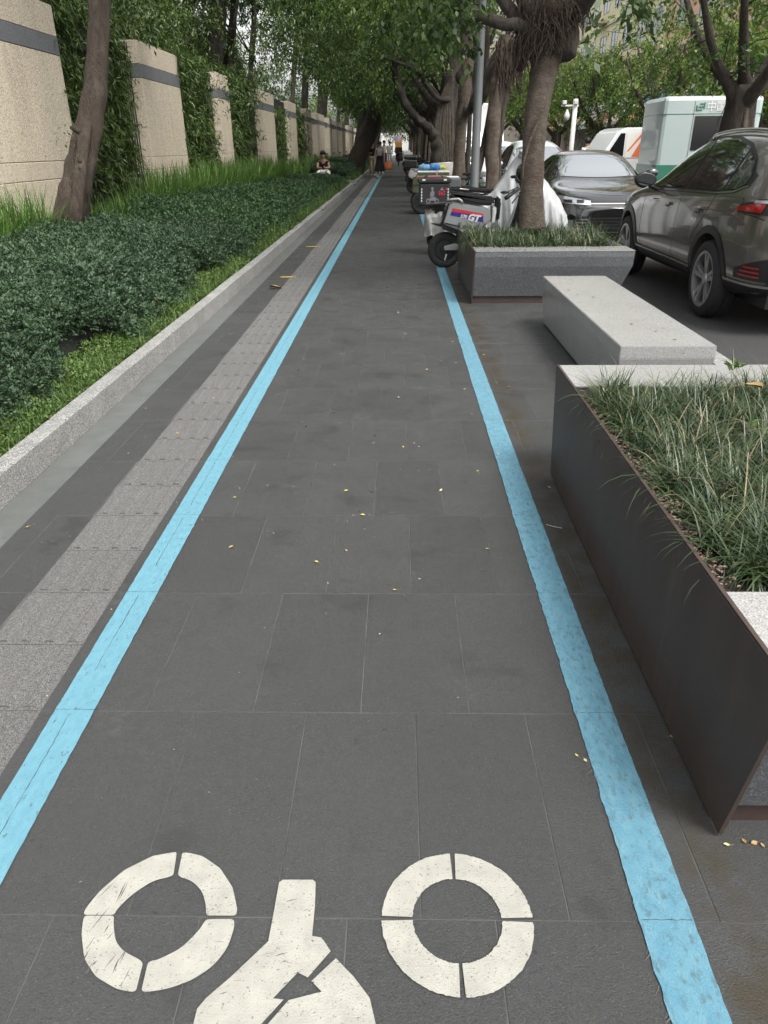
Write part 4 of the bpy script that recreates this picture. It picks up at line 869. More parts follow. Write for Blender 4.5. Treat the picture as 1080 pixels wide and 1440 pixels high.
# ================================================================ VEHICLES
def interp(tab, y):
    xs = [a for a, _ in tab]; return float(np.interp(y, xs, [b for _, b in tab]))
def smooth_tab(tab, y, w=.05):
    return sum(interp(tab, y+d) for d in (-w, 0, w))/3
def car_body(sp):
    """closed car shell: nose at +y, tail at 0, local z up from the road"""
    ys = sp['st']; rings = []
    for y in ys:
        zt = smooth_tab(sp['top'], y); zb = interp(sp['bot'], y); w_ = smooth_tab(sp['w'], y); zl = smooth_tab(sp['belt'], y)
        zl = min(zl, zt-.03); gh = max(0, zt-zl-.06)
        xr = w_-.05-gh*sp['tumble']
        lo = zb+.0; pts = [(w_*.35, zb), (w_-.14, zb), (w_-.045, zb+.05), (w_-.005, zb+(zl-zb)*.30), (w_, zb+(zl-zb)*.52), (w_-.008, zb+(zl-zb)*.78), (w_-.035, zl-.035), (w_-.055, zl+.01)]
        if gh > .12: pts += [(w_-.075-gh*sp['tumble']*.45, zl+gh*.45), (xr-.02, zt-.13), (xr-.10, zt-.045), (xr*.55, zt-.008), (0, zt)]
        else: pts += [(w_-.10, zl+(zt-zl)*.45), (w_-.17, zl+(zt-zl)*.72), (w_-.28, zl+(zt-zl)*.9), (xr*.5, zt-.006), (0, zt)]
        full = [(x, z) for x, z in pts]+[(-x, z) for x, z in pts[::-1][1:]]
        rings.append([(x, y, z) for x, z in full])
    n = len(rings[0]); vs = [p for r_ in rings for p in r_]; fs = []
    for i in range(len(rings)-1):
        for j in range(n): q = (j+1) % n; fs.append((i*n+j, (i+1)*n+j, (i+1)*n+q, i*n+q))
    h = n//2
    for base in (0, (len(rings)-1)*n):
        for j in range(h):
            a, b_, c, d = base+j, base+j+1, base+n-2-j, base+n-1-j
            fs.append((a, b_, c, d) if c > b_ else (a, b_, d)) if c != b_ else fs.append((a, b_, d))
    bm = bmesh.new(); V = [bm.verts.new(p) for p in vs]
    for f in fs:
        f = list(dict.fromkeys(f))
        try: bm.faces.new([V[i] for i in f])
        except Exception: pass
    bmesh.ops.recalc_face_normals(bm, faces=bm.faces[:])
    me = bpy.data.meshes.new('body'); bm.to_mesh(me); bm.free()
    o = bpy.data.objects.new('tmp_body', me); COL.objects.link(o)
    s = o.modifiers.new('s', 'SUBSURF'); s.levels = 2; s.render_levels = 2
    dg = bpy.context.evaluated_depsgraph_get(); me2 = bpy.data.meshes.new_from_object(o.evaluated_get(dg)); bpy.data.objects.remove(o)
    bm = bmesh.new(); bm.from_mesh(me2); bvh = BVHTree.FromBMesh(bm); bm.free()
    # wheel openings
    cb = MB()
    for yc in sp['axles']:
        for s_ in (-1, 1): 
            x0, x1 = sorted((s_*(sp['hw']-.30), s_*(sp['hw']+.2))); cb.lathe([(0, x0), (sp['arch'], x0), (sp['arch'], x1), (0, x1)], (0, yc, sp['r']+.02), 'X', 40)
    cme = cb.mesh('cut'); bm = bmesh.new(); bm.from_mesh(cme); bmesh.ops.remove_doubles(bm, verts=bm.verts[:], dist=1e-4); bmesh.ops.recalc_face_normals(bm, faces=bm.faces[:]); bm.to_mesh(cme); bm.free()
    co = bpy.data.objects.new('cut', cme); COL.objects.link(co); bo = bpy.data.objects.new('b', me2); COL.objects.link(bo)
    md = bo.modifiers.new('b', 'BOOLEAN'); md.operation = 'DIFFERENCE'; md.object = co; md.solver = 'EXACT'
    dg = bpy.context.evaluated_depsgraph_get(); dg.update(); me3 = bpy.data.meshes.new_from_object(bo.evaluated_get(dg)); bpy.data.objects.remove(bo); bpy.data.objects.remove(co)
    bm = bmesh.new(); bm.from_mesh(me3)
    for f in bm.faces: f.smooth = True
    for e in bm.edges:
        if len(e.link_faces) == 2 and e.calc_face_angle(0) > R(50): e.smooth = False
    bm.to_mesh(me3); bm.free(); me3.name = 'body'
    return me3, bvh
class Skin:
    """puts thin shaped panels on the shell by casting rays at it"""
    def __init__(s, bvh, car): s.b = bvh; s.car = car
    def grid(s, pts, nu, nv, m, name, off=.004, parent=None, mirror=False, thick=.0):
        vs = []; ok = []
        for (o, d) in pts:
            h = s.b.ray_cast(Vector(o), Vector(d))
            if h[0] is None: vs.append((0, 0, 0)); ok.append(False)
            else:
                nn = h[1] if h[1].dot(Vector(d)) < 0 else -h[1]; vs.append(h[0]+nn*off); ok.append(True)
        fs = []
        for i in range(nu-1):
            for j in range(nv-1):
                q = (i*nv+j, (i+1)*nv+j, (i+1)*nv+j+1, i*nv+j+1)
                if all(ok[k] for k in q): fs.append(q)
        out = []
        for mr in ((1, -1) if mirror else (1,)):
            b = MB().use(m); b.add([(v[0]*mr, v[1], v[2]) for v in vs], fs); o_ = b.obj(name, parent or s.car, smooth=True)
            bm = bmesh.new(); bm.from_mesh(o_.data); bmesh.ops.delete(bm, geom=[v for v in bm.verts if not v.link_faces], context='VERTS')
            r_ = bmesh.ops.recalc_face_normals(bm, faces=bm.faces[:]); bm.to_mesh(o_.data); bm.free(); out.append(o_)
        return out
    def side(s, y0, y1, lo, hi, m, name, nu=24, nv=8, off=.004, mirror=True, sgn=-1):
        f = lambda t, v: v(t) if callable(v) else v
        pts = []
        for i in range(nu):
            y = y0+(y1-y0)*i/(nu-1); a = f(y, lo); c = f(y, hi)
            for j in range(nv): pts.append(((sgn*3, y, a+(c-a)*j/(nv-1)), (-sgn, 0, 0)))
        return s.grid(pts, nu, nv, m, name, off, mirror=mirror)
    def poly_side(s, top, bot, m, name, **k):
        """top, bot: polylines in (y, z) over the same y range"""
        y0, y1 = top[0][0], top[-1][0]; return s.side(y0, y1, lambda y: interp(bot, y), lambda y: interp(top, y), m, name, **k)
    def end(s, x0, x1, lo, hi, m, name, rear=True, nu=12, nv=6, off=.004, mirror=False):
        pts = []; f = lambda t, v: v(t) if callable(v) else v
        for i in range(nu):
            x = x0+(x1-x0)*i/(nu-1); a, c = f(x, lo), f(x, hi)
            for j in range(nv): pts.append(((x, -3 if rear else 9, a+(c-a)*j/(nv-1)), (0, 1 if rear else -1, 0)))
        return s.grid(pts, nu, nv, m, name, off, mirror=mirror)
    def topd(s, x0, x1, lo, hi, m, name, nu=14, nv=8, off=.004, mirror=False):
        pts = []; f = lambda t, v: v(t) if callable(v) else v
        for i in range(nu):
            x = x0+(x1-x0)*i/(nu-1); a, c = f(x, lo), f(x, hi)
            for j in range(nv): pts.append(((x, a+(c-a)*j/(nv-1), 4), (0, 0, -1)))
        return s.grid(pts, nu, nv, m, name, off, mirror=mirror)
    def arch(s, yc, zc, r0, r1, m, name='arch_trim', a0=-18, a1=198, off=.006):
        pts = []; nu = 30
        for i in range(nu):
            a = R(a0+(a1-a0)*i/(nu-1))
            for j in range(4): r = r0+(r1-r0)*j/3; pts.append(((-3, yc+r*math.cos(a), zc+r*math.sin(a)), (1, 0, 0)))
        return s.grid(pts, nu, 4, m, name, off, mirror=True)
def wheel(parent, x, y, r, rim, spokes, m_rim, side, w_=.22, double=True):
    t = MB().use(M_rubber); h = w_/2
    t.lathe([(rim, -h*.8), (rim+.02, -h), (r-.05, -h*1.02), (r-.015, -h*.86), (r, -h*.5), (r, -h*.06), (r-.008, -h*.05), (r-.008, h*.05), (r, h*.06), (r, h*.5), (r-.015, h*.86), (r-.05, h*1.02), (rim+.02, h), (rim, h*.8)], (x, y, r), 'X', 40)
    o = t.obj('wheel', parent, ang=R(40))
    b = MB().use(m_rim); f = side*h
    b.lathe([(rim+.012, f*.98), (rim, f*1.0), (rim-.015, f*.95), (rim-.02, f*.3), (rim-.015, -f*.8), (rim, -f*.8)], (x, y, r), 'X', 40)
    for k in range(spokes):
        for dd in ((-.09, .09) if double else (0,)):
            a = 2*math.pi*k/spokes+.3; a2 = a+dd*1.9
            c0 = Vector((f*.72, math.cos(a+dd*.5)*.05, math.sin(a+dd*.5)*.05)); c1 = Vector((f*.86, math.cos(a2)*(rim-.012), math.sin(a2)*(rim-.012)))
            tg = Vector((0, -math.sin(a), math.cos(a))); vs = []
            for c_, wv in ((c0, .022), (c1, .020 if double else .035)):
                for s1, s2 in ((-1, 0), (1, 0), (1, 1), (-1, 1)): vs.append(c_+tg*wv*s1+Vector((-side*.03*s2+x, y, r)))
            b.add(vs, [(0, 1, 5, 4), (1, 2, 6, 5), (2, 3, 7, 6), (3, 0, 4, 7), (0, 3, 2, 1), (4, 5, 6, 7)])
    b.lathe([(0, f*.80), (.045, f*.80), (.06, f*.66), (.06, f*.4)], (x, y, r), 'X', 20); b.obj('rim', o, ang=R(35))
    b = MB().use(mat('brake_disc', (.10, .10, .10), .5, metal=.7)); b.lathe([(.03, f*.25), (rim*.68, f*.25), (rim*.68, f*.1)], (x, y, r), 'X', 28); b.obj('brake_disc', o)
    b = MB().use(M_black); b.lathe([(0, -f*.1), (rim-.02, -f*.1)], (x, y, r), 'X', 24); b.obj('wheel_back', o)
    return o
def mirror_pair(car, x, y, z, m, m2, s=1.0):
    for sd_ in (-1, 1):
        b = MB().use(m); bm = bmesh.new(); bmesh.ops.create_icosphere(bm, subdivisions=3, radius=.11*s)
        for v in bm.verts:
            c = v.co; c.x *= 1.05; c.z *= .72; c.y *= .62
            if c.y < -.02: c.y = -.02+(c.y+.02)*.15
            if c.x*sd_ < 0: c.z *= .85
            v.co = Vector((sd_*(x+.12)+c.x, y+c.y, z+.05+c.z))
        b.bm(bm); o = b.obj('wing_mirror', car, smooth=True)
        b = MB().use(m2); b.tube([(sd_*(x-.02), y, z-.05), (sd_*(x+.07), y, z-.01), (sd_*(x+.12), y, z+.03)], [.035, .028, .028], 8, flat=.6); b.obj('mirror_stalk', o, smooth=True)
        b = MB().use(M_glass); bm = bmesh.new(); bmesh.ops.create_circle(bm, cap_ends=True, segments=20, radius=.085*s)
        for v in bm.verts: v.co = Vector((sd_*(x+.12)+v.co.x*1.1, y-.040, z+.05+v.co.y*.68))
        b.bm(bm); b.obj('mirror_glass', o)
def seam(sk, pts, m=M_black, name='door_seam', wd=.004, off=.0025, sgn=-1, mirror=True):
    """thin dark line over the shell through (y, z) points"""
    P = []; 
    for i in range(len(pts)-1):
        (a, c), (d, e) = pts[i], pts[i+1]; n = max(2, int(math.hypot(d-a, e-c)/.04))
        for k in range(n+(i == len(pts)-2)): P.append((a+(d-a)*k/n, c+(e-c)*k/n))
    rays = []
    for i, (y, z) in enumerate(P):
        y2, z2 = P[min(i+1, len(P)-1)]; y1, z1 = P[max(i-1, 0)]; l = math.hypot(y2-y1, z2-z1) or 1; ny, nz = -(z2-z1)/l*wd, (y2-y1)/l*wd
        for s_ in (-1, 1): rays.append(((sgn*3, y+ny*s_, z+nz*s_), (-sgn, 0, 0)))
    return sk.grid(rays, len(P), 2, m, name, off, mirror=mirror)

# ---- grey brown crossover
M_suv = mat('taupe_paint', (.150, .138, .124), .20, metal=.55, coat=1.0, spec=.6)
suv = empty('parked_car', (3.86, 6.33, -.12), 0, 'taupe grey crossover parked beside the granite bench, its rear towards us', 'car')
sp = dict(st=[.0, .03, .10, .22, .40, .62, .9, 1.2, 1.6, 2.0, 2.4, 2.8, 3.1, 3.4, 3.7, 4.0, 4.3, 4.5, 4.62, 4.68],
    top=[(0, .86), (.02, 1.02), (.10, 1.14), (.24, 1.30), (.42, 1.46), (.66, 1.58), (.95, 1.635), (1.4, 1.665), (1.9, 1.665), (2.3, 1.63), (2.6, 1.54), (3.3, 1.16), (3.5, 1.10), (4.0, 1.05), (4.4, .95), (4.6, .80), (4.68, .68)],
    bot=[(0, .42), (.1, .34), (.5, .28), (4.2, .26), (4.6, .32), (4.68, .42)],
    belt=[(0, .92), (.1, 1.05), (.6, 1.12), (1.2, 1.09), (2.8, 1.04), (3.4, 1.02), (4.3, .88), (4.68, .62)],
    w=[(0, .74), (.03, .80), (.12, .88), (.3, .925), (.8, .95), (1.2, .95), (2.2, .935), (3.2, .94), (3.8, .95), (4.2, .90), (4.5, .80), (4.68, .58)],
    tumble=.42, axles=(1.02, 3.74), hw=.95, arch=.40, r=.355)
me, bvh = car_body(sp); me.materials.append(M_suv); link('body', me, suv); sk = Skin(bvh, suv)
b = MB().use(M_black); b.box(-.72, .72, .12, 4.5, .24, .5); b.obj('underbody', suv)
for yc in sp['axles']:
    sk.arch(yc, .375, .392, .462, M_black, off=.008)
    for s_ in (-1, 1): wheel(suv, s_*.835, yc, .355, .245, 5, M_alu, s_, .225)
# cladding, side windows
sk.side(1.50, 3.26, lambda y: .275, lambda y: .40, M_black, 'sill_cladding', off=.008)
sk.side(1.46, 3.30, lambda y: .405, lambda y: .425, M_chrome, 'sill_strip', off=.012, nv=2)
rf = lambda o: [(.62, 1.25-o), (.80, 1.39-o), (1.1, 1.50-o), (1.5, 1.555-o), (2.0, 1.56-o), (2.3, 1.53-o), (2.55, 1.45-o), (2.9, 1.27-o), (3.22, 1.10-o)]
bt = [(.62, 1.21), (.80, 1.155), (1.2, 1.125), (3.22, 1.075)]
def cutp(tab, a, c): return [(a, interp(tab, a))]+[p for p in tab if a < p[0] < c]+[(c, interp(tab, c))]
sk.poly_side(cutp(rf(-.02), .58, 3.28), cutp([(y, z-.022) for y, z in bt], .58, 3.28), M_black, 'window_surround', nu=40, off=.003)
for a, c, nm in ((.66, 1.02, 'quarter_window'), (1.06, 1.98, 'rear_window'), (2.05, 3.14, 'front_window')):
    sk.poly_side(cutp(rf(.012), a, c), cutp(bt, a, c), M_glass, nm, nu=24, off=.007)
sk.side(.60, 3.26, lambda y: interp(bt, y)-.032, lambda y: interp(bt, y)-.018, M_chrome, 'belt_strip', nu=40, nv=2, off=.010)
seam(sk, [(2.02, 1.09), (2.04, .8), (2.04, .45), (1.96, .34)]); seam(sk, [(3.14, 1.09), (3.20, .95), (3.20, .6), (3.14, .36)]); seam(sk, [(1.12, 1.12), (1.18, 1.0), (1.30, .86), (1.46, .72), (1.50, .45)])
seam(sk, [(.56, 1.10), (.46, .98), (.28, .97), (.16, .95)], name='panel_seam')
for a in (1.36, 2.28): sk.side(a, a+.19, .925, .955, M_suv, 'door_handle', nu=8, nv=5, off=.022); sk.side(a+.04, a+.15, .905, .935, M_black, 'handle_recess_shade', nu=6, nv=3, off=.004)  # black patch painted as the shade inside the handle cup
seam(sk, [(2.9, .955), (2.72, .962)], name='badge_strip', wd=.006)
# rear
sk.end(-.62, .62, lambda x: 1.06, lambda x: 1.36-.10*abs(x)**2, M_glass, 'rear_screen', off=.006)
sk.side(.10, .55, lambda y: .985-.0*y, lambda y: 1.115-(y-.10)*.14, M_black, 'tail_light', nu=16, nv=6, off=.010)
sk.side(.20, .60, lambda y: 1.0, lambda y: max(1.01, 1.085-(y-.20)*.17), M_red, 'tail_lens', nu=14, nv=5, off=.016)
sk.side(.12, .34, lambda y: 1.065, lambda y: 1.085, M_lens, 'tail_strip', nu=10, nv=2, off=.020)
sk.end(-.86, -.30, .99, 1.10, M_black, 'tail_light', off=.008, mirror=True); sk.end(-.80, -.34, 1.0, 1.05, M_red, 'tail_lens', off=.013, mirror=True)
sk.end(-.27, .27, 1.0, 1.09, M_black, 'light_bar', off=.008)
sk.end(-.26, .26, .74, .87, mat('plate_blue', (.02, .08, .35), .4), 'number_plate', off=.012)
sk.side(.04, .42, lambda y: .47, lambda y: .66-(y-.04)*.30, M_black, 'bumper_vent', nu=12, nv=5, off=.006)
for i in range(3): sk.side(.10, .34-.03*i, .50+.035*i, .512+.035*i, mat('reflector', (.35, .02, .02), .3), 'reflector_bar', nu=8, nv=2, off=.010)
sk.side(.0, .62, lambda y: .30, lambda y: .43, M_black, 'bumper_skirt', nu=14, nv=4, off=.008); sk.side(.02, .60, .425, .445, M_chrome, 'bumper_strip', nu=14, nv=2, off=.014)
sk.end(-.78, .78, .36, .48, M_black, 'bumper_skirt', off=.010)
for s_ in (-1, 1): b = MB().use(M_chrome); b.tube([(s_*.42, .035, .40), (s_*.78, .10, .41), (s_*.80, .11, .46), (s_*.42, .03, .46), (s_*.42, .035, .40)], .012, 6); b.obj('exhaust_trim', suv, smooth=True)
seam(sk, [(.02, 1.14), (.02, .98)], name='hatch_seam')
rays = [((-.75+1.5*i/15, .95, 1), (0, 0, 1)) for i in range(2)]
for s_ in (-1, 1):
    b = MB().use(M_chrome); pts = []
    for y in np.linspace(.85, 2.35, 13):
        x = s_*.585; h = bvh.ray_cast(Vector((x, y, 4)), Vector((0, 0, -1))); pts.append((x, y, h[0].z+(.035 if .9 < y < 2.3 else .0)))
    b.tube(pts, .016, 8, flat=1.3); b.obj('roof_rail', suv, smooth=True)
sk.topd(-.62, .62, lambda x: .86, lambda x: .50+.06*x*x, M_suv, 'spoiler', off=.03)
mirror_pair(suv, .90, 2.95, 1.10, M_black, M_black, 1.1)
sk.end(-.6, .6, .6, .85, M_black, 'grille', rear=False, off=.006); sk.end(-.85, -.55, .75, .84, M_lens, 'headlight', rear=False, off=.006, mirror=True)
sk.topd(-.60, .60, lambda x: 3.22-.25*x*x, lambda x: 2.58-.15*x*x, M_glass, 'windscreen', off=.005)

# ---- black saloon facing us
M_blk = mat('black_paint', (.010, .010, .011), .12, coat=1.0, spec=.7)
sed = empty('parked_car', (3.42, 12.25, -.12), R(180), 'glossy black saloon facing us behind the second planter', 'car')
# nose towards -Y in the world: local y runs from tail (0) to nose; origin at the nose end
sed.location = (3.42, 12.25+4.85, -.12)
sp = dict(st=[.0, .05, .16, .35, .7, 1.0, 1.3, 1.6, 2.0, 2.4, 2.75, 3.1, 3.35, 3.6, 3.9, 4.2, 4.45, 4.65, 4.78, 4.86],
    top=[(0, .80), (.06, 1.0), (.2, 1.08), (.9, 1.12), (1.3, 1.28), (1.7, 1.42), (2.2, 1.445), (2.6, 1.42), (2.9, 1.28), (3.42, .96), (3.7, .94), (4.2, .90), (4.6, .83), (4.8, .72), (4.86, .60)],
    bot=[(0, .35), (.3, .22), (4.3, .20), (4.7, .22), (4.86, .30)],
    belt=[(0, .82), (.3, .95), (1.5, .93), (3.4, .90), (4.2, .84), (4.6, .77), (4.86, .55)],
    w=[(0, .72), (.1, .85), (.4, .90), (2.4, .92), (3.9, .92), (4.3, .89), (4.6, .82), (4.8, .70), (4.86, .55)],
    tumble=.55, axles=(1.05, 3.88), hw=.92, arch=.36, r=.33)
me, bvh = car_body(sp); me.materials.append(M_blk); link('body', me, sed); sk = Skin(bvh, sed)
b = MB().use(M_black); b.box(-.68, .68, .2, 4.6, .18, .4); b.obj('underbody', sed)
for yc in sp['axles']:
    for s_ in (-1, 1): wheel(sed, s_*.82, yc, .33, .225, 5, M_alu, s_, .20)
M_wind = mat('windscreen', (.10, .12, .13), .03, coat=1.0, spec=1.0); M_wind.node_tree.nodes['Principled BSDF'].inputs['IOR'].default_value = 2.6; M_wind.node_tree.nodes['Principled BSDF'].inputs['Coat IOR'].default_value = 2.2
sk.topd(-.64, .64, lambda x: 3.36-.22*x*x, lambda x: 2.70-.10*x*x, M_wind, 'windscreen', nu=20, nv=12, off=.006)
rf = [(1.15, 1.0), (1.5, 1.22), (1.9, 1.335), (2.3, 1.35), (2.6, 1.31), (2.9, 1.19), (3.32, .985)]; bt = [(1.15, .975), (3.32, .965)]
for a, c, nm in ((1.2, 1.5, 'quarter_window'), (1.53, 2.28, 'rear_window'), (2.33, 3.26, 'front_window')): sk.poly_side(cutp(rf, a, c), cutp(bt, a, c), M_glass, nm, off=.006)
sk.side(1.1, 3.36, .945, .957, M_chrome, 'belt_strip', nu=30, nv=2, off=.008)
for a in (2.31, 3.28, 1.45): seam(sk, [(a, .94), (a+.02, .6), (a, .28)], mat('seam_grey', (.05, .05, .05), .5))
mirror_pair(sed, .86, 3.02, 1.02, M_blk, M_black)
hl = lambda x: .70-.02*abs(x)
sk.end(-.86, -.44, lambda x: .67+(-.44-x)*.06, lambda x: .73+(-.44-x)*.16, M_lens, 'headlight', rear=False, nu=14, off=.008, mirror=True)
for i in range(2): sk.end(-.80+.16*i, -.70+.16*i, .70, .74, M_black, 'headlight_lamp', rear=False, off=.014, mirror=True, nu=6)
sk.end(-.42, .42, .64, .73, M_black, 'upper_grille', rear=False, off=.006); sk.end(-.44, .44, .68, .692, M_chrome, 'grille_bar', rear=False, off=.016, nv=2)
sk.end(-.66, .66, .26, .50, M_black, 'lower_grille', rear=False, off=.006)
for i in range(5): sk.end(-.64, .64, .285+.045*i, .300+.045*i, M_chrome, 'grille_slat', rear=False, off=.014, nv=2)
sk.end(-.85, -.68, lambda x: .33, lambda x: .46, M_lens, 'fog_light', rear=False, off=.01, mirror=True)
def seamtop(sk, f, x0, x1, m):
    pts = []
    for i in range(20):
        x = x0+(x1-x0)*i/19; y = f(x)
        for d in (-.004, .004): pts.append(((x, y+d, 4), (0, 0, -1)))
    sk.grid(pts, 20, 2, m, 'bonnet_seam', .002)
seamtop(sk, lambda x: 4.62-.5*x*x, -.75, .75, M_black)

# ---- other cars: simpler shells, same builder
def simple_car(label, X, Y, rz, paint, hood_first=True, kind='suv', sc=1.0):
    t = empty('parked_car', (X, Y, -.12), rz, label, 'car'); t.scale = (sc, sc, sc)
    if kind == 'suv': t_ = [(0, .95), (.05, 1.1), (.3, 1.4), (.6, 1.58), (1.8, 1.66), (2.5, 1.58), (3.2, 1.15), (3.4, 1.08), (4.2, .98), (4.5, .72)]
    else: t_ = [(0, .85), (.1, 1.02), (.8, 1.08), (1.4, 1.36), (2.2, 1.45), (2.7, 1.36), (3.3, 1.0), (4.2, .86), (4.5, .6)]
    s_ = dict(st=[0, .08, .3, .7, 1.1, 1.6, 2.1, 2.6, 3.0, 3.4, 3.8, 4.2, 4.4, 4.5], top=t_, bot=[(0, .36), (.3, .25), (4.2, .24), (4.5, .36)], belt=[(0, .9), (3.3, 1.0), (4.2, .85), (4.5, .6)],
        w=[(0, .75), (.2, .88), (3.8, .91), (4.3, .83), (4.5, .65)], tumble=.45, axles=(.95, 3.6), hw=.91, arch=.36, r=.33)
    me, bv = car_body(s_); me.materials.append(paint); link('body', me, t); k = Skin(bv, t)
    for yc in s_['axles']:
        for q in (-1, 1): wheel(t, q*.81, yc, .33, .22, 5, M_alu, q, .2)
    zz = 1.52 if kind == 'suv' else 1.33
    k.topd(-.62, .62, lambda x: 3.16-.2*x*x, lambda x: 2.62-.1*x*x, M_wind, 'windscreen', off=.006)
    tt = [(.55, zz-.25), (1.0, zz-.05), (1.9, zz), (2.4, zz-.06), (3.1, 1.06)] if kind == 'suv' else [(1.2, 1.08), (1.6, zz-.05), (2.2, zz), (2.6, zz-.08), (3.15, 1.03)]
    b0, b1 = tt[0][0]+.05, tt[-1][0]-.05; md = (b0+b1)/2
    for a, c, nm in ((b0, md-.03, 'rear_window'), (md+.03, b1, 'front_window')): k.poly_side(cutp(tt, a, c), [(a, 1.02), (c, 1.01)], M_glass, nm, off=.006)
    k.end(-.8, -.5, .68, .80, M_lens, 'headlight', rear=False, off=.008, mirror=True); k.end(-.45, .45, .42, .72, M_black, 'grille', rear=False, off=.007)
    k.end(-.8, -.5, .8, .92, M_red, 'tail_light', off=.008, mirror=True); mirror_pair(t, .86, 2.85, 1.06, paint, M_black)
    return t
M_sil = mat('silver_paint', (.62, .64, .66), .25, metal=.3, coat=1); M_whp = mat('white_paint_car', (.74, .75, .75), .25, coat=1)
simple_car('silver family car with pale windscreen parked behind the black saloon', 3.45, 22.9, R(180), M_sil)
simple_car('white car half hidden between the two near ficus trunks', 3.3, 28.6, R(180), M_whp)
simple_car('dark car parked behind the row of scooters by the lamp pole', 3.4, 35, R(180), M_blk, kind='saloon')
# ---- white box truck between the pole and ficus
t = empty('box_truck', (4.0, 41, -.12), 0, 'white box truck seen between the slender ficus and the lamp pole', 'truck')
t.location = (at(657, 200, 40).x+.6, 40, -.12)
b = MB().use(M_whp); b.box(-1.1, 1.1, 0, 5.0, .9, 3.3, .04); b.obj('cargo_box', t)
b = MB().use(M_whp); b.prism([(0, .5), (0, 2.2), (-1.0, 2.1), (-1.5, 1.3), (-1.6, .5)], -1.0, 1.0, 'X', .03); b.obj('cab', t)
b = MB().use(M_wind); b.prism([(-1.03, 2.05), (-1.50, 1.32), (-1.53, 1.34), (-1.06, 2.08)], -.88, .88, 'X'); b.obj('windscreen', t)
for y in (-.8, 3.8):
    for s_ in (-1, 1): wheel(t, s_*.9, y, .42, .25, 5, M_alu, s_, .25)
# ---- white van with orange graphic and open dark door
van = empty('parked_van', (0, 25.5, -.12), R(8), 'white van with orange graphic and open side door near the standing man', 'van')
van.location = (at(832, 200, 26).x, 26, -.12)
b = MB().use(M_whp); b.prism([(0, .42), (0, .95), (.35, 1.12), (.85, 1.88), (1.1, 1.98), (3.9, 2.0), (4.05, 1.9), (4.1, .42)], 0, 1.75, 'Y', .05); b.obj('body', van)
b = MB().use(M_glass); b.prism([(.52, 1.18), (.93, 1.82), (1.08, 1.82), (1.08, 1.18)], -.012, -.004, 'Y'); b.obj('cab_window', van)
M_org = mat('orange_print', (.75, .16, .05), .5)
b = MB().use(mat('pale_panel', (.75, .72, .68), .5)); b.prism([(1.14, 1.12), (1.14, 1.84), (2.0, 1.88), (2.0, 1.12)], -.014, -.004, 'Y'); o = b.obj('printed_window', van)
b = MB().use(M_org); b.add([(1.35, -.017, 1.14), (1.95, -.017, 1.14), (1.95, -.017, 1.82), (1.75, -.017, 1.82)], [(0, 1, 2, 3)]); b.add([(1.18, -.017, 1.3), (1.24, -.017, 1.3), (1.7, -.017, 1.8), (1.6, -.017, 1.8)], [(0, 1, 2, 3)]); b.obj('orange_stripe', o)
b = MB().use(M_black); b.prism([(2.10, .55), (2.10, 1.86), (2.22, 1.92), (3.2, 1.92), (3.3, 1.86), (3.3, .55)], -.02, -.004, 'Y'); b.obj('doorway_shade', van)  # black plate on the closed side, painted as the shaded interior
b = MB().use(M_whp); b.box(3.32, 3.95, -.09, -.03, .55, 1.9, .02); b.obj('sliding_door', van)
b = MB().use(M_black); b.box(2.45, 2.75, -.024, -.021, .7, 1.3); b.box(2.9, 3.1, -.024, -.021, .9, 1.7); b.obj('seat_back', van)
for y in (.8, 3.3):
    for s_ in (.12, 1.63):
        o = wheel(van, 0, 0, .33, .2, 5, M_alu, -1, .2); o.rotation_euler = (0, 0, R(90)); o.location = (y, s_, 0)
# ---- postal truck
M_post = mat('pale_green_paint', (.42, .49, .48), .35, (.39, .46, .45), .6, coat=.5); M_pgr = mat('post_green', (.02, .16, .10), .4, coat=.4)
pt = empty('postal_truck', (0, 21.5, -.12), 0, 'pale green postal truck with white lettering behind the crossover roof', 'truck')
pl_ = at(931, 170, 22); pr_ = at(974, 170, 22); pt.location = (pl_.x, 22, -.12); pt.rotation_euler = (0, 0, R(-2))
W_ = pr_.x-pl_.x
b = MB().use(M_post); b.box(0, W_+1.75, 0, 2.0, .5, 2.62, .10); b.obj('cargo_body', pt)
b = MB().use(M_pgr); b.box(-.006, W_+1.756, -.006, 2.0, 2.20, 2.215); b.obj('green_line', pt)
b = MB().use(M_pgr); b.box(-.004, W_+1.754, -.004, 2.0, .55, 1.0); b.obj('green_skirt', pt)
b = MB().use(M_black); b.box(W_-.012, W_-.004, -.007, -.002, .6, 2.5); b.obj('door_seam', pt)
b = MB().use(M_glass); b.box(W_+.04, W_+1.45, -.014, -.003, 1.35, 2.16); b.obj('side_window', pt)
b = MB().use(M_black); b.box(W_+.62, W_+.66, -.02, -.015, 1.35, 2.16); b.obj('window_bar', pt)
for x in (.7, 2.0):
    o = wheel(pt, 0, 0, .40, .25, 5, M_alu, -1, .22); o.rotation_euler = (0, 0, R(90)); o.location = (x, .12, 0)
def text(s, size, m, parent, loc, rot, name='lettering', ext=.001, shear=0, bold=0):
    c = bpy.data.curves.new('t', 'FONT'); c.body = s; c.size = size; c.extrude = ext; c.shear = shear; c.offset = bold
    o = bpy.data.objects.new('t', c); COL.objects.link(o); dg = bpy.context.evaluated_depsgraph_get(); me = bpy.data.meshes.new_from_object(o.evaluated_get(dg)); bpy.data.objects.remove(o)
    me.materials.clear(); me.materials.append(m); o = link(name, me, parent); o.location = loc; o.rotation_euler = rot; return o
text('中国邮政', .24, M_wplas, pt, (W_+.30, -.012, 2.29), (R(90), 0, 0), bold=.004)
b = MB().use(M_pgr)
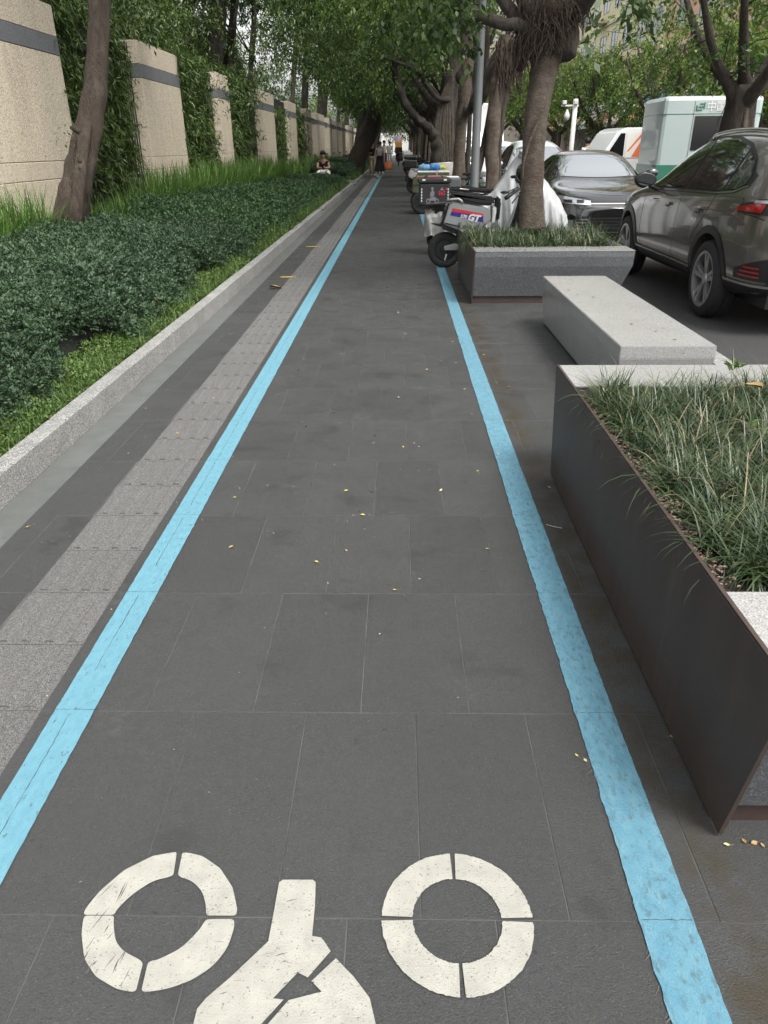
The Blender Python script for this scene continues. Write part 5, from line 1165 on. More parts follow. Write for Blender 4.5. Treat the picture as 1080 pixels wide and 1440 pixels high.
for i in range(3): b.prism([(W_+.04+.03*i, 2.28+.07*i), (W_+.18+.03*i, 2.28+.07*i), (W_+.20+.03*i, 2.31+.07*i), (W_+.06+.03*i, 2.31+.07*i)], -.012, -.006, 'Y')
b.box(W_+.03, W_+.06, -.013, -.006, 2.28, 2.41); b.box(W_+.22, W_+.25, -.013, -.006, 2.33, 2.47); b.obj('postal_emblem', pt)
# ================================================================ SCOOTERS, BICYCLES AND THEIR LOADS
M_silb = mat('silver_body', (.36, .37, .37), .34, metal=.35, coat=.4); M_seat = mat('seat_vinyl', (.014, .014, .014), .5, bump=.1, bscale=60)
M_bkp = mat('black_gloss', (.012, .012, .013), .2, coat=.6)
def two_wheel(parent, x, r, w_=.09, rimm=None, hub=.5):
    b = MB().use(M_rubber); h = w_/2
    b.lathe([(r*.62, -h*.7), (r*.8, -h), (r*.95, -h*.75), (r, -h*.2), (r, h*.2), (r*.95, h*.75), (r*.8, h), (r*.62, h*.7)], (x, 0, r), 'Y', 32); o = b.obj('wheel', parent, smooth=True)
    b = MB().use(rimm or M_black); b.lathe([(r*.64, -h*.6), (r*.58, -h*.6), (r*.55, -h*.2), (r*hub*.5, -h*.2), (r*hub*.45, -h*.8), (0, -h*.85)], (x, 0, r), 'Y', 28); b.lathe([(r*.64, h*.6), (r*.58, h*.6), (r*.55, h*.2), (r*hub*.5, h*.2), (r*hub*.45, h*.8), (0, h*.85)], (x, 0, r), 'Y', 28); b.obj('rim', o, ang=R(35)); return o
def scooter(label, X, Y, rz, paint, case=None, mirrors=True, z=0, cat='scooter', screen=False, name='electric_scooter', group=None):
    t = empty(name, (X, Y, z), rz, label, cat, group); r = .215
    two_wheel(t, 0, r); two_wheel(t, 1.22, r)
    b = MB().use(paint); b.prism([(-.16, .50), (-.12, .70), (.0, .76), (.45, .72), (.56, .66), (.56, .44), (.42, .34), (.12, .40), (-.1, .46)], -.14, .14, 'Y', .035); b.obj('rear_body', t, ang=R(35))
    b = MB().use(M_black); b.prism([(-.20, .44), (-.12, .49), (.14, .46), (.22, .25), (.14, .24), (.05, .42), (-.1, .44)], -.09, .09, 'Y', .015); b.obj('rear_mudguard', t)
    b = MB().use(M_seat); b.prism([(-.14, .765), (-.12, .82), (.05, .845), (.30, .80), (.50, .80), (.58, .76), (.55, .73), (.0, .765)], -.125, .125, 'Y', .028); b.obj('seat', t, ang=R(40))
    b = MB().use(M_black); b.box(.50, .98, -.13, .13, .24, .31, .02); b.obj('floorboard', t)
    b = MB().use(paint); b.prism([(.92, .26), (1.02, .60), (1.06, .86), (1.12, .90), (1.17, .80), (1.14, .55), (1.04, .25)], -.16, .16, 'Y', .04); b.obj('leg_shield', t, ang=R(35))
    b = MB().use(paint); b.prism([(1.02, .40), (1.10, .46), (1.28, .45), (1.42, .34), (1.40, .30), (1.27, .39), (1.14, .40)], -.07, .07, 'Y', .02); b.obj('front_mudguard', t, ang=R(35))
    b = MB().use(M_alu); 
    for s_ in (-1, 1): b.tube([(1.13, s_*.065, .72), (1.18, s_*.065, .45), (1.22, s_*.065, .215)], .018, 8)
    b.obj('fork', t, smooth=True)
    b = MB().use(M_black); b.tube([(1.12, 0, .85), (1.06, 0, .98)], .035, 8); b.prism([(1.0, .93), (1.02, 1.03), (1.12, 1.05), (1.19, .97), (1.12, .91)], -.10, .10, 'Y', .02); hb = b.obj('handlebar_cowl', t)
    b = MB().use(M_black); b.tube([(1.0, -.34, .99), (1.06, -.20, 1.0), (1.07, 0, .99), (1.06, .20, 1.0), (1.0, .34, .99)], .014, 7)
    b.tube([(1.0, -.35, .99), (1.035, -.25, .995)], .022, 8); b.tube([(1.0, .35, .99), (1.035, .25, .995)], .022, 8)
    for s_ in (-1, 1): b.tube([(1.07, s_*.17, .98), (1.10, s_*.27, .965), (1.09, s_*.33, .96)], .007, 5)
    b.obj('handlebar', t, smooth=True)
    b = MB().use(M_lens); b.lathe([(0, .032), (.05, .02), (.065, 0), (.06, -.03)], (1.175, 0, .965), 'X', 16); b.obj('headlamp', t, smooth=True)
    b = MB().use(M_red); b.box(-.19, -.15, -.08, .08, .58, .64, .01); b.obj('tail_light', t)
    b = MB().use(M_alu); b.tube([(.10, -.15, .79), (-.10, -.15, .81), (-.22, -.11, .82), (-.22, .11, .82), (-.10, .15, .81), (.10, .15, .79)], .012, 7); b.obj('grab_rail', t, smooth=True)
    if mirrors:
        for s_ in (-1, 1):
            b = MB().use(M_black); b.tube([(1.06, s_*.18, 1.0), (1.03, s_*.24, 1.14), (1.02, s_*.27, 1.17)], .006, 5); b.ball((1.015, s_*.29, 1.21), .062, (.3, 1.0, .75)); b.obj('mirror', t, smooth=True)
    if case:
        b = MB().use(case); b.box(-.44, -.10, -.19, .19, .86, 1.06, .03); b.box(-.45, -.09, -.20, .20, 1.065, 1.17, .035); b.obj('top_case', t)
    if screen:
        b = MB().use(mat('clear_screen', (.25, .28, .30), .1, coat=.5)); b.prism([(1.12, 1.0), (1.02, 1.35), (1.03, 1.36), (1.14, 1.0)], -.18, .18, 'Y'); b.obj('windshield', t)
    return t
# --- the silver scooter beside the second planter, drawn to its photographed panel shape
gt = empty('electric_scooter', (.59, 9.80, 0), 0, 'silver scooter with red white and blue side decal parked behind the second planter', 'scooter')
two_wheel(gt, 0, .215, .10)
PX = lambda x, y: ((x-625)/113, .215+(357-y)/113)
b = MB().use(M_silb); b.prism([PX(*p) for p in ((619, 319), (628, 296), (632, 293), (679, 300), (686, 304), (687, 318), (672, 330), (647, 329), (623, 322))], -.15, .15, 'Y', .022); b.obj('side_panel', gt, ang=R(35))
b = MB().use(M_bkp); b.prism([PX(*p) for p in ((617, 321), (627, 294), (629, 294), (621.5, 320.5))], -.158, .158, 'Y', .004); b.prism([PX(*p) for p in ((617, 320), (647, 330.5), (672, 331.5), (668, 338), (640, 335), (620, 328))], -.14, .14, 'Y', .003); b.obj('lower_panel', gt)
yf = -.1535
def flat(pts, m, name, parent, y=yf):
    b = MB().use(m); v = [PX(*p) for p in pts]; b.add([(a, y, c) for a, c in v]+[(a, y+.002, c) for a, c in v], [tuple(range(len(v)))[::-1]]+[(i, (i+1) % len(v), len(v)+(i+1) % len(v), len(v)+i) for i in range(len(v))]); return b.obj(name, parent)
dr = flat([(633, 300.5), (676, 308.2), (676, 311.4), (632, 304.8)], mat('decal_red', (.62, .03, .03), .4), 'decal_red', gt)
flat([(632, 304.8), (676, 311.4), (675.6, 319), (630, 309.6)], mat('decal_blue', (.03, .02, .24), .4), 'decal_blue', gt)
ang_ = math.atan2(-(11.4-4.8), 44)
x_, z_ = PX(654, 316); text('GT', .105, M_wplas, gt, (x_, yf-.003, z_), (R(90), -ang_, 0), shear=.25, bold=.006, ext=.0008)
x_, z_ = PX(644, 312.6); text('570', .052, M_wplas, gt, (x_, yf-.003, z_), (R(90), -ang_, 0), shear=.25, bold=.002, ext=.0008)
flat([(624, 319.3), (640, 322.5), (640, 323.8), (624, 320.8)], M_bkp, 'badge_line', gt); flat([(642, 318.5), (646, 319), (644, 325.5), (640, 325)], M_chrome, 'badge', gt, yf-.002); flat([(648, 323), (657, 325), (657, 326.2), (648, 324.5)], M_bkp, 'badge_line', gt)
b = MB().use(M_seat); b.prism([PX(*p) for p in ((631, 283.5), (640, 283.2), (678, 286.5), (691, 287), (693, 292), (690, 298), (672, 298), (650, 293.5), (634, 286))], -.13, .13, 'Y', .03); b.obj('seat', gt, ang=R(40))
b = MB().use(M_seat); b.prism([PX(*p) for p in ((694, 287), (698, 287), (700, 293), (699, 318), (695, 318), (694, 298))], -.12, .12, 'Y', .02); b.obj('front_cushion', gt, ang=R(40))
b = MB().use(M_wplas); b.prism([PX(*p) for p in ((688, 300), (693, 299), (694, 304), (692, 320), (688, 320), (689, 306))], -.153, .153, 'Y', .01); b.obj('white_trim', gt)
b = MB().use(M_alu); b.tube([(PX(*p)[0], -.145, PX(*p)[1]) for p in ((625, 291), (632, 289.5), (641, 289), (645, 291.5), (647, 295))], .017, 8); b.obj('grab_rail', gt, smooth=True)
b = MB().use(M_alu); b.prism([PX(*p) for p in ((623, 351), (637, 347.5), (646, 348.5), (646, 356.5), (624, 356.5))], -.095, -.055, 'Y', .008); b.box(.18, .62, -.09, -.05, .235, .29, .01); b.obj('swing_arm', gt)
b = MB().use(M_black); b.prism([PX(*p) for p in ((608, 322), (618, 323), (640, 336), (643, 350), (660, 356), (710, 356), (712, 345), (670, 338), (646, 332), (630, 326))], -.08, .08, 'Y', .002); b.obj('mudguard', gt)
b = MB().use(M_alu); b.tube([(.02, -.07, .17), (-.0, -.10, .10)], .012, 6); b.obj('stand', gt)
b = MB().use(M_silb); b.prism([(.70, .24), (.95, .26), (1.08, .60), (1.10, .88), (1.02, .88), (.96, .55), (.88, .30), (.70, .30)], -.15, .15, 'Y', .03); b.obj('leg_shield', gt, ang=R(35))
two_wheel(gt, 1.25, .215, .10)
b = MB().use(M_black)
hbp = lambda x, y, d: (((x-560)/112.0-.59), d, 1.40-(y-205)/112.0)
b.tube([hbp(704, 268, -.33), hbp(712, 263, -.26), hbp(724, 258, -.15), hbp(740, 254, 0), hbp(756, 253, .3)], .016, 8); b.tube([hbp(703, 268.5, -.34), hbp(716, 261, -.22)], .024, 8); b.tube([hbp(712, 275, -.31), hbp(719, 268, -.24), hbp(730, 261, -.13)], .008, 6)
b.ball(hbp(739, 256, 0), .09, (1, 1, .8)); b.tube([hbp(738, 258, 0), (1.08, 0, .85)], .03, 8); b.obj('handlebar', gt, smooth=True)
b = MB().use(M_black); b.tube([hbp(722, 256, -.16), hbp(706, 262, -.20), hbp(701, 264, -.22)], .007, 5); b.ball(hbp(703, 262, -.22), .05, (1.1, .6, .35)); b.obj('mirror', gt, smooth=True)
# helmet on its handlebar
b = MB().use(M_bkp); b.ball((0, 0, .11), .125, (1, .9, .95), 3); o = b.obj('helmet', None, smooth=True, loc=(1.55, 9.80, .99)); tag(o, 'black helmet resting on scooter handlebars beside the pale trunk', 'helmet')

# --- scooter under a silver sheet with the printed delivery box
s2 = scooter('scooter whose tail is wrapped in silver sheeting, carrying the black delivery box', .62, 11.15, 0, M_bkp, mirrors=False)
M_foil = mat('silver_sheet', (.34, .34, .33), .38, (.26, .26, .25), 12, metal=.3, bump=.7, bscale=14)
def drape(name, label, X, Y, prof, halfw, z0, m, seed, folds=9, cat='cover', nx=44, nv=26, amp=.035, floor_w=1.0):
    """cloth over something: ridge profile prof[(x, z)], half width halfw[(x, w)]"""
    rg = random.Random(seed); ph = [rg.uniform(0, 6.28) for _ in range(6)]; x0, x1 = prof[0][0], prof[-1][0]; V = []; F = []
    for i in range(nx+1):
        x = x0+(x1-x0)*i/nx; zt = smooth_tab(prof, x, .04); hw = smooth_tab(halfw, x, .04)
        for j in range(nv+1):
            v = j/nv*2-1; a = abs(v); sgn = 1 if v > 0 else -1
            yy = sgn*hw*(min(1, a*2.2)**.8)*(.55+.45*a*floor_w); drop = max(0, (a-.18)/.82)**1.15
            z = zt-(zt-z0)*drop-.03*(a*2)**2*(a < .3)
            f = amp*drop*(math.sin(folds*x*4+ph[0]+v*3)+.6*math.sin(folds*7*x+ph[1]+v*7)+.5*math.sin(x*9+v*5+ph[2]))
            V.append((x+.3*f*math.sin(v*3+ph[3]), yy+sgn*f, z+.25*f+.006*math.sin(x*60+v*20+ph[4])))
    n = nv+1
    for i in range(nx):
        for j in range(nv): F.append((i*n+j, (i+1)*n+j, (i+1)*n+j+1, i*n+j+1))
    # close the ends
    for e in (0, nx):
        c = len(V); zt = V[e*n+nv//2][2]; 
        for j in range(nv): F.append((e*n+j, e*n+j+1, c))
        V.append((V[e*n][0]+(-.02 if e == 0 else .02), 0, z0))
    b = MB().use(m); b.add(V, F); o = b.obj(name, None, smooth=True, loc=(X, Y, 0)); tag(o, label, cat); return o
drape('silver_sheet', 'crumpled silver sheet hanging under the black delivery box', .38, 11.15, [(0, .60), (.06, .64), (.3, .64), (.5, .70), (.62, .62)], [(0, .18), (.3, .24), (.62, .2)], .26, M_foil, 3, nx=30)
M_bag = mat('bag_black', (.022, .022, .024), .55, bump=.2, bscale=40)
db = empty('delivery_box', (.50, 11.15, .655), 0, 'black insulated delivery box with rider print and red marks on the scooter tail', 'delivery box')
b = MB().use(M_bag); b.box(-.21, .21, -.2, .2, 0, .28, .02); b.obj('box_body', db)
b = MB().use(M_bag); b.box(-.23, .225, -.215, .21, .283, .345, .016); b.obj('lid', db)
b = MB().use(mat('pink_strap', (.35, .12, .13), .6)); b.box(-.10, .08, -.10, -.06, .347, .375, .008); b.obj('handle', db)
b = MB().use(M_black); b.tube([(-.14, -.08, .34), (-.12, -.08, .37), (.10, -.08, .37), (.12, -.08, .34)], .01, 6); b.obj('handle_strap', db)
b = MB().use(M_wplas); b.box(-.17, -.13, -.2165, -.2155, .315, .335); b.box(.12, .16, -.2165, -.2155, .315, .335); b.obj('lid_print', db)
for xs in (-.185, .178):
    for k in range(5): b = MB().use(M_wplas); b.box(xs, xs+.014, -.204, -.201, .05+.036*k, .075+.036*k); b.obj('reflective_strip', db)
M_grp = mat('grey_print', (.20, .20, .20), .6); b = MB().use(M_grp)
for (cx, cz, r_) in ((-.085, .06, .032), (.03, .06, .032)):
    b.lathe([(r_*.65, -.2035), (r_, -.2035)], (cx, 0, cz), 'Y', 18)
b.add([(x, -.2036, z) for x, z in ((-.09, .065), (.03, .065), (.02, .105), (-.02, .115), (-.06, .10))], [(0, 1, 2, 3, 4)])
b.add([(x, -.2036, z) for x, z in ((-.06, .11), (-.01, .12), (.0, .17), (-.03, .20), (-.06, .165))], [(0, 1, 2, 3, 4)]); b.add([(x, -.2036, z) for x, z in ((-.045, .195), (-.02, .195), (-.015, .225), (-.035, .24), (-.05, .22))], [(0, 1, 2, 3, 4)])
b.add([(x, -.2036, z) for x, z in ((.07, .195), (.13, .195), (.10, .235))], [(0, 1, 2)]); b.add([(x, -.2036, z) for x, z in ((-.12, .015), (.16, .045), (.16, .050), (-.12, .02))], [(0, 1, 2, 3)]); b.obj('rider_print', db, kind='stuff')
M_redp = mat('red_print', (.55, .02, .05), .5); b = MB().use(M_redp)
for k in range(3):
    for q in range(3):
        if (k+q) % 4 != 3: b.box(.055+.032*k, .080+.032*k, -.2045, -.2025, .135+.018*q, .148+.018*q)
for k in range(3): b.box(.064+.032*k, .070+.032*k, -.2047, -.2025, .130, .188)
b.box(.15, .17, -.2045, -.2025, .20, .225); b.obj('red_print', db)
# --- white covered scooter with black and white top case
M_cov = mat('white_cover', (.46, .47, .47), .36, (.38, .39, .40), 8, bump=.5, bscale=10, transl=.1)
s3 = scooter('black scooter hidden under the white rain cover behind the planter', .98, 12.35, 0, M_bkp, mirrors=False)
drape('white_cover', 'white plastic rain cover tied over a parked scooter behind the silver one', 1.0, 12.3, [(-.05, .62), (.0, .68), (.28, .70), (.42, .73), (.62, 1.0), (.80, 1.27), (.90, 1.33), (.98, 1.26), (1.10, 1.04), (1.25, .90), (1.5, .62), (1.6, .4)], [(-.05, .2), (.3, .27), (.7, .30), (.9, .34), (1.3, .40), (1.6, .3)], .10, M_cov, 5, nx=70, nv=34, amp=.06)
b = MB().use(M_cov); rg = random.Random(2)
for k in range(7): a = k*.9; b.ball((math.cos(a)*.07, math.sin(a)*.06, .04*math.sin(k*2)), .055, (1, .8, .8+.3*math.sin(k)), 2)
kn = b.obj('cover_knot', None, smooth=True, loc=(1.90, 12.15, 1.27)); b = MB().use(mat('lime_tie', (.50, .58, .16), .5)); b.tube([(-.01, -.07, -.04), (.03, -.08, -.01), (.08, -.07, .03), (.13, -.05, .07)], [.02, .04, .03, .028], 9)
b.obj('tie', kn, smooth=True); o = kn; tag(o, 'knotted top of the white cover with a lime green tie', 'knot')
tc_ = empty('top_case', (.84, 12.3, .60), 0, 'black top case with white lid between delivery box and white cover', 'case')
b = MB().use(M_bkp); b.box(-.12, .10, -.18, .18, 0, .22, .015); b.obj('case_body', tc_)
b = MB().use(mat('grey_case', (.10, .11, .11), .4)); b.box(-.125, .105, -.185, .185, .222, .36, .02); b.obj('case_lid', tc_)
b = MB().use(M_wplas); b.box(-.10, .08, -.16, .16, .361, .375, .006); b.obj('lid_top', tc_)
# --- bicycles
def bicycle(label, X, Y, rz, col, name='bicycle', lean=0, group=None):
    t = empty(name, (X, Y, 0), rz, label, 'bicycle', group); t.rotation_euler = (lean, 0, rz); m = mat('frame_'+col[0], col[1], .35, coat=.3)
    for x in (0, 1.02):
        b = MB().use(M_rubber); b.lathe([(.315, -.018), (.335, -.015), (.34, 0), (.335, .015), (.315, .018), (.31, 0), (.315, -.018)], (x, 0, .34), 'Y', 32); o = b.obj('wheel', t, smooth=True)
        b = MB().use(M_alu); b.lathe([(.305, -.012), (.315, -.012), (.315, .012), (.305, .012), (.305, -.012)], (x, 0, .34), 'Y', 32); b.obj('rim', o)
        b = MB().use(M_alu)
        for k in range(14): a = k*math.pi*2/14; b.tube([(x, .02*(-1)**k, .34), (x+.31*math.cos(a), 0, .34+.31*math.sin(a))], .0018, 3, cap=False)
        b.obj('spokes', o)
    b = MB().use(m); A_, B_, C_, D_, E_ = (0, 0, .34), (.42, 0, .30), (.30, 0, .78), (.86, 0, .72), (1.02, 0, .34)
    for p, q, r_ in ((A_, B_, .010), (A_, C_, .009), (B_, C_, .016), (B_, D_, .018), ((.33, 0, .70), D_, .016), (D_, E_, .013), (D_, (.80, 0, .92), .014)): b.tube([p, q], r_, 7)
    b.obj('frame', t, smooth=True)
    b = MB().use(M_seat); b.prism([(.14, .86), (.18, .90), (.34, .885), (.42, .865), (.40, .85), (.2, .845)], -.07, .07, 'Y', .02); b.tube([(.30, 0, .74), (.28, 0, .86)], .013, 6); b.obj('saddle', t)
    b = MB().use(M_black); b.tube([(.72, -.29, .97), (.80, -.14, 1.0), (.82, 0, .94), (.80, .14, 1.0), (.72, .29, .97)], .012, 6); b.tube([(.72, -.30, .97), (.765, -.2, .985)], .017, 7); b.tube([(.72, .30, .97), (.765, .2, .985)], .017, 7); b.obj('handlebar', t, smooth=True)
    b = MB().use(m); b.prism([(.98, .06), (.98, .28), (1.2, .30), (1.22, .12)], 0, 0, 'Y') if False else b.box(1.0, 1.3, -.14, .14, .72, .74); b.tube([(.86, 0, .72), (1.02, 0, .73)], .01, 5)
    for s_ in (-.13, .13): b.tube([(1.0, s_, .74), (.98, s_, .92), (1.32, s_, .92), (1.3, s_, .74)], .006, 5)
    b.obj('basket', t); return t
bicycle('black bicycle leaning in front of the lamp pole', 1.12, 14.9, R(8), ('black', (.015, .015, .015)), lean=R(6))
bicycle('dark bicycle behind the lamp pole by the slender ficus', 1.15, 16.6, R(-6), ('green', (.03, .10, .07)), lean=R(-7))
# --- cargo trike with flattened cartons, bags and printed carton
M_card = mat('cardboard', (.34, .21, .11), .8, (.28, .17, .09), 8)
t = empty('cargo_tricycle', (.48, 18.3, 0), 0, 'green cargo tricycle piled with flattened cartons behind the delivery box', 'tricycle')
M_grn = mat('old_green', (.07, .10, .04), .5, (.05, .06, .03), 14)
b = MB().use(M_grn); b.box(-.15, .85, -.40, .40, .45, .62, .01); b.box(-.15, .85, -.42, -.401, .62, .74); b.obj('load_bed', t)
for s_ in (-1, 1):
    o = two_wheel(t, .05, .24, .08); o.location = (0, s_*.38, 0)
o = two_wheel(t, 1.45, .24, .08)
b = MB().use(M_black); b.tube([(.85, 0, .5), (1.2, 0, .45), (1.35, 0, .85), (1.3, 0, .98)], .025, 8); b.tube([(1.35, 0, .8), (1.45, 0, .24)], .02, 8); b.tube([(1.22, -.3, 1.0), (1.32, 0, .98), (1.22, .3, 1.0)], .013, 6); b.obj('steering', t, smooth=True)
b = MB().use(M_seat); b.box(.86, 1.12, -.12, .12, .70, .76, .02); b.obj('saddle', t)
b = MB().use(mat('bumper_red', (.30, .04, .03), .5)); b.box(-.17, -.152, -.35, .35, .47, .53); b.obj('tail_board', t)
for i, (w_, h, m, nm, lb) in enumerate(((.74, .085, M_card, 'flat_carton', 'lowest flattened brown carton on the cargo tricycle'), (.70, .05, mat('carton_green', (.05, .09, .05), .7), 'flat_carton', 'dark green flattened carton above the brown one on the tricycle'), (.72, .02, M_wplas, 'foam_sheet', 'white foam sheet topping the pile on the tricycle'))):
    z0 = (.745, .835, .89)[i]; b = MB().use(m); b.box(-w_/2, w_/2, -.3, .3, 0, h, .004); b.use(mat('strap_tan', (.50, .36, .2), .6)); b.box(.06, .085, -.303, .303, .001, h+.002); o = b.obj(nm, None, loc=(.78+.01*i, 18.3, z0-.03)); tag(o, lb, 'carton' if i < 2 else 'foam sheet')
def sack(name, label, X, Y, z, r, sc, m, seed, cat='bag'):
    b = MB().use(m); bm = bmesh.new(); bmesh.ops.create_icosphere(bm, subdivisions=3, radius=r); rg = random.Random(seed); ph = [rg.uniform(0, 6) for _ in range(3)]
    for v in bm.verts:
        c = v.co.normalized(); k = 1+.16*math.sin(c.x*7+ph[0])*math.sin(c.y*6+ph[1])+.10*math.sin(c.z*11+c.x*9+ph[2])+.07*math.sin(c.y*17+c.x*13); v.co = Vector((v.co.x*k*sc[0], v.co.y*k*sc[1], max(-r*.62, v.co.z*k)*sc[2]))
    b.bm(bm); o = b.obj(name, None, smooth=True, loc=(X, Y, z)); tag(o, label, cat); return o
M_bl = mat('blue_plastic_bag', (.05, .22, .62), .4, (.10, .36, .75), 7, bump=.4, bscale=20)
M_bl2 = mat('pale_blue_bag', (.25, .48, .72), .45, (.15, .36, .65), 6, bump=.4, bscale=20)
s4 = scooter('dark scooter under the blue bags beyond the cargo tricycle', .62, 20.2, 0, M_bkp, mirrors=True)
sack('plastic_bag', 'pale blue stuffed bag on the scooter behind the cartons',   .66, 20.1, .90, .13, (1.25, 1, .7), M_bl2, 1)
sack('plastic_bag', 'deep blue stuffed bag right of the pale blue one', .90, 20.1, .90, .12, (1.2, 1, .8), M_bl, 2)
sack('plastic_bag', 'lime yellow bag right of the deep blue bag', 1.08, 20.15, .90, .08, (1.2, .8, .8), mat('lime_bag', (.55, .62, .06), .45), 3)
b = MB().use(mat('printed_carton', (.62, .60, .56), .6, (.45, .40, .36), 6, col3=(.55, .25, .12), scale3=5, thr3=(.62, .7))); b.box(-.26, .24, -.2, .2, 0, .42, .008); o = b.obj('printed_carton', None, loc=(1.16, 20.9, .58)); o.rotation_euler = (0, R(-4), R(10)); tag(o, 'large pale printed carton stacked before the slender ficus', 'carton')
b = MB().use(M_black); b.box(-.3, .3, -.25, .25, 0, .565, .02); o = b.obj('crate', None, loc=(1.16, 20.9, 0)); tag(o, 'black crate under the pale printed carton', 'crate')
# white litter of flowers on the ground by the lamp pole
P = np.stack([RNG.normal(1.15, .18, 420), RNG.normal(14.0, .3, 420), RNG.uniform(.02, .45, 420)], 1); D = norm(RNG.normal(0, 1, (420, 3)))
V, F, A = leaf_arrays(P, D, .07, .05, RNG.uniform(0, 1, 420)); o = link('white_scraps', np_mesh('white_scraps', V, F, mat('scrap_white', (.62, .58, .48), .7, attr=(.75, .72, .66)), A), kind='stuff'); tag(o, 'heap of torn white foam scraps beside the lamp pole', 'scraps')
# --- the long row
M_blu2 = mat('blue_scooter', (.05, .12, .25), .3, coat=.5); M_wsc = mat('white_scooter', (.62, .63, .62), .35, coat=.4); M_rsc = mat('red_scooter', (.35, .03, .03), .3, coat=.5); M_gsc = mat('grey_scooter', (.12, .13, .13), .35, coat=.4)
row_ = [(21.8, M_gsc, 'grey scooter with black top case before the fused ficus', M_bkp), (23.0, M_bkp, 'black scooter next to the fused ficus roots', None),
    (26.2, M_wsc, 'white scooter just past the fused ficus', None), (27.4, M_bkp, 'black scooter with windshield past the fused ficus', None), (31.0, M_gsc, 'grey scooter with white case half way up the row', M_wplas), (32.3, M_bkp, 'black scooter behind the grey one with white case', M_bkp),
    (35.6, M_wsc, 'white scooter by the fifth ficus of the row', None), (37.2, M_rsc, 'red scooter by the fifth ficus of the row', None), (41, M_bkp, 'black scooter in the far row', None), (43, M_wsc, 'pale scooter in the far row', M_wplas), (47, M_bkp, 'dark scooter opposite the far cyclist', None), (49.5, M_blu2, 'blue scooter opposite the far cyclist', None), (55, M_bkp, 'very distant black scooter', None), (58, M_wsc, 'very distant white scooter', None)]
for i, (Y, m, lb, cs) in enumerate(row_): scooter(lb, .60+.12*math.sin(i*2.3), Y, R(8*math.sin(i*1.7)), m, cs, screen=(i in (5, 9)))
for i, Y in enumerate((24.0, 28.4, 33.4, 38.4, 40)): bicycle(['blue', 'silver', 'black', 'dark green', 'orange'][i]+' bicycle in the row of scooters, '+['before the fused ficus', 'by the fourth trunk', 'near the fifth trunk', 'near the sixth trunk', 'at the far sixth trunk'][i], .75, Y, R(5-3*i), [('blue', (.05, .2, .5)), ('silver', (.5, .5, .5)), ('black', (.015, .015, .015)), ('green', (.03, .10, .07)), ('orange', (.6, .2, .04))][i], lean=R(5))

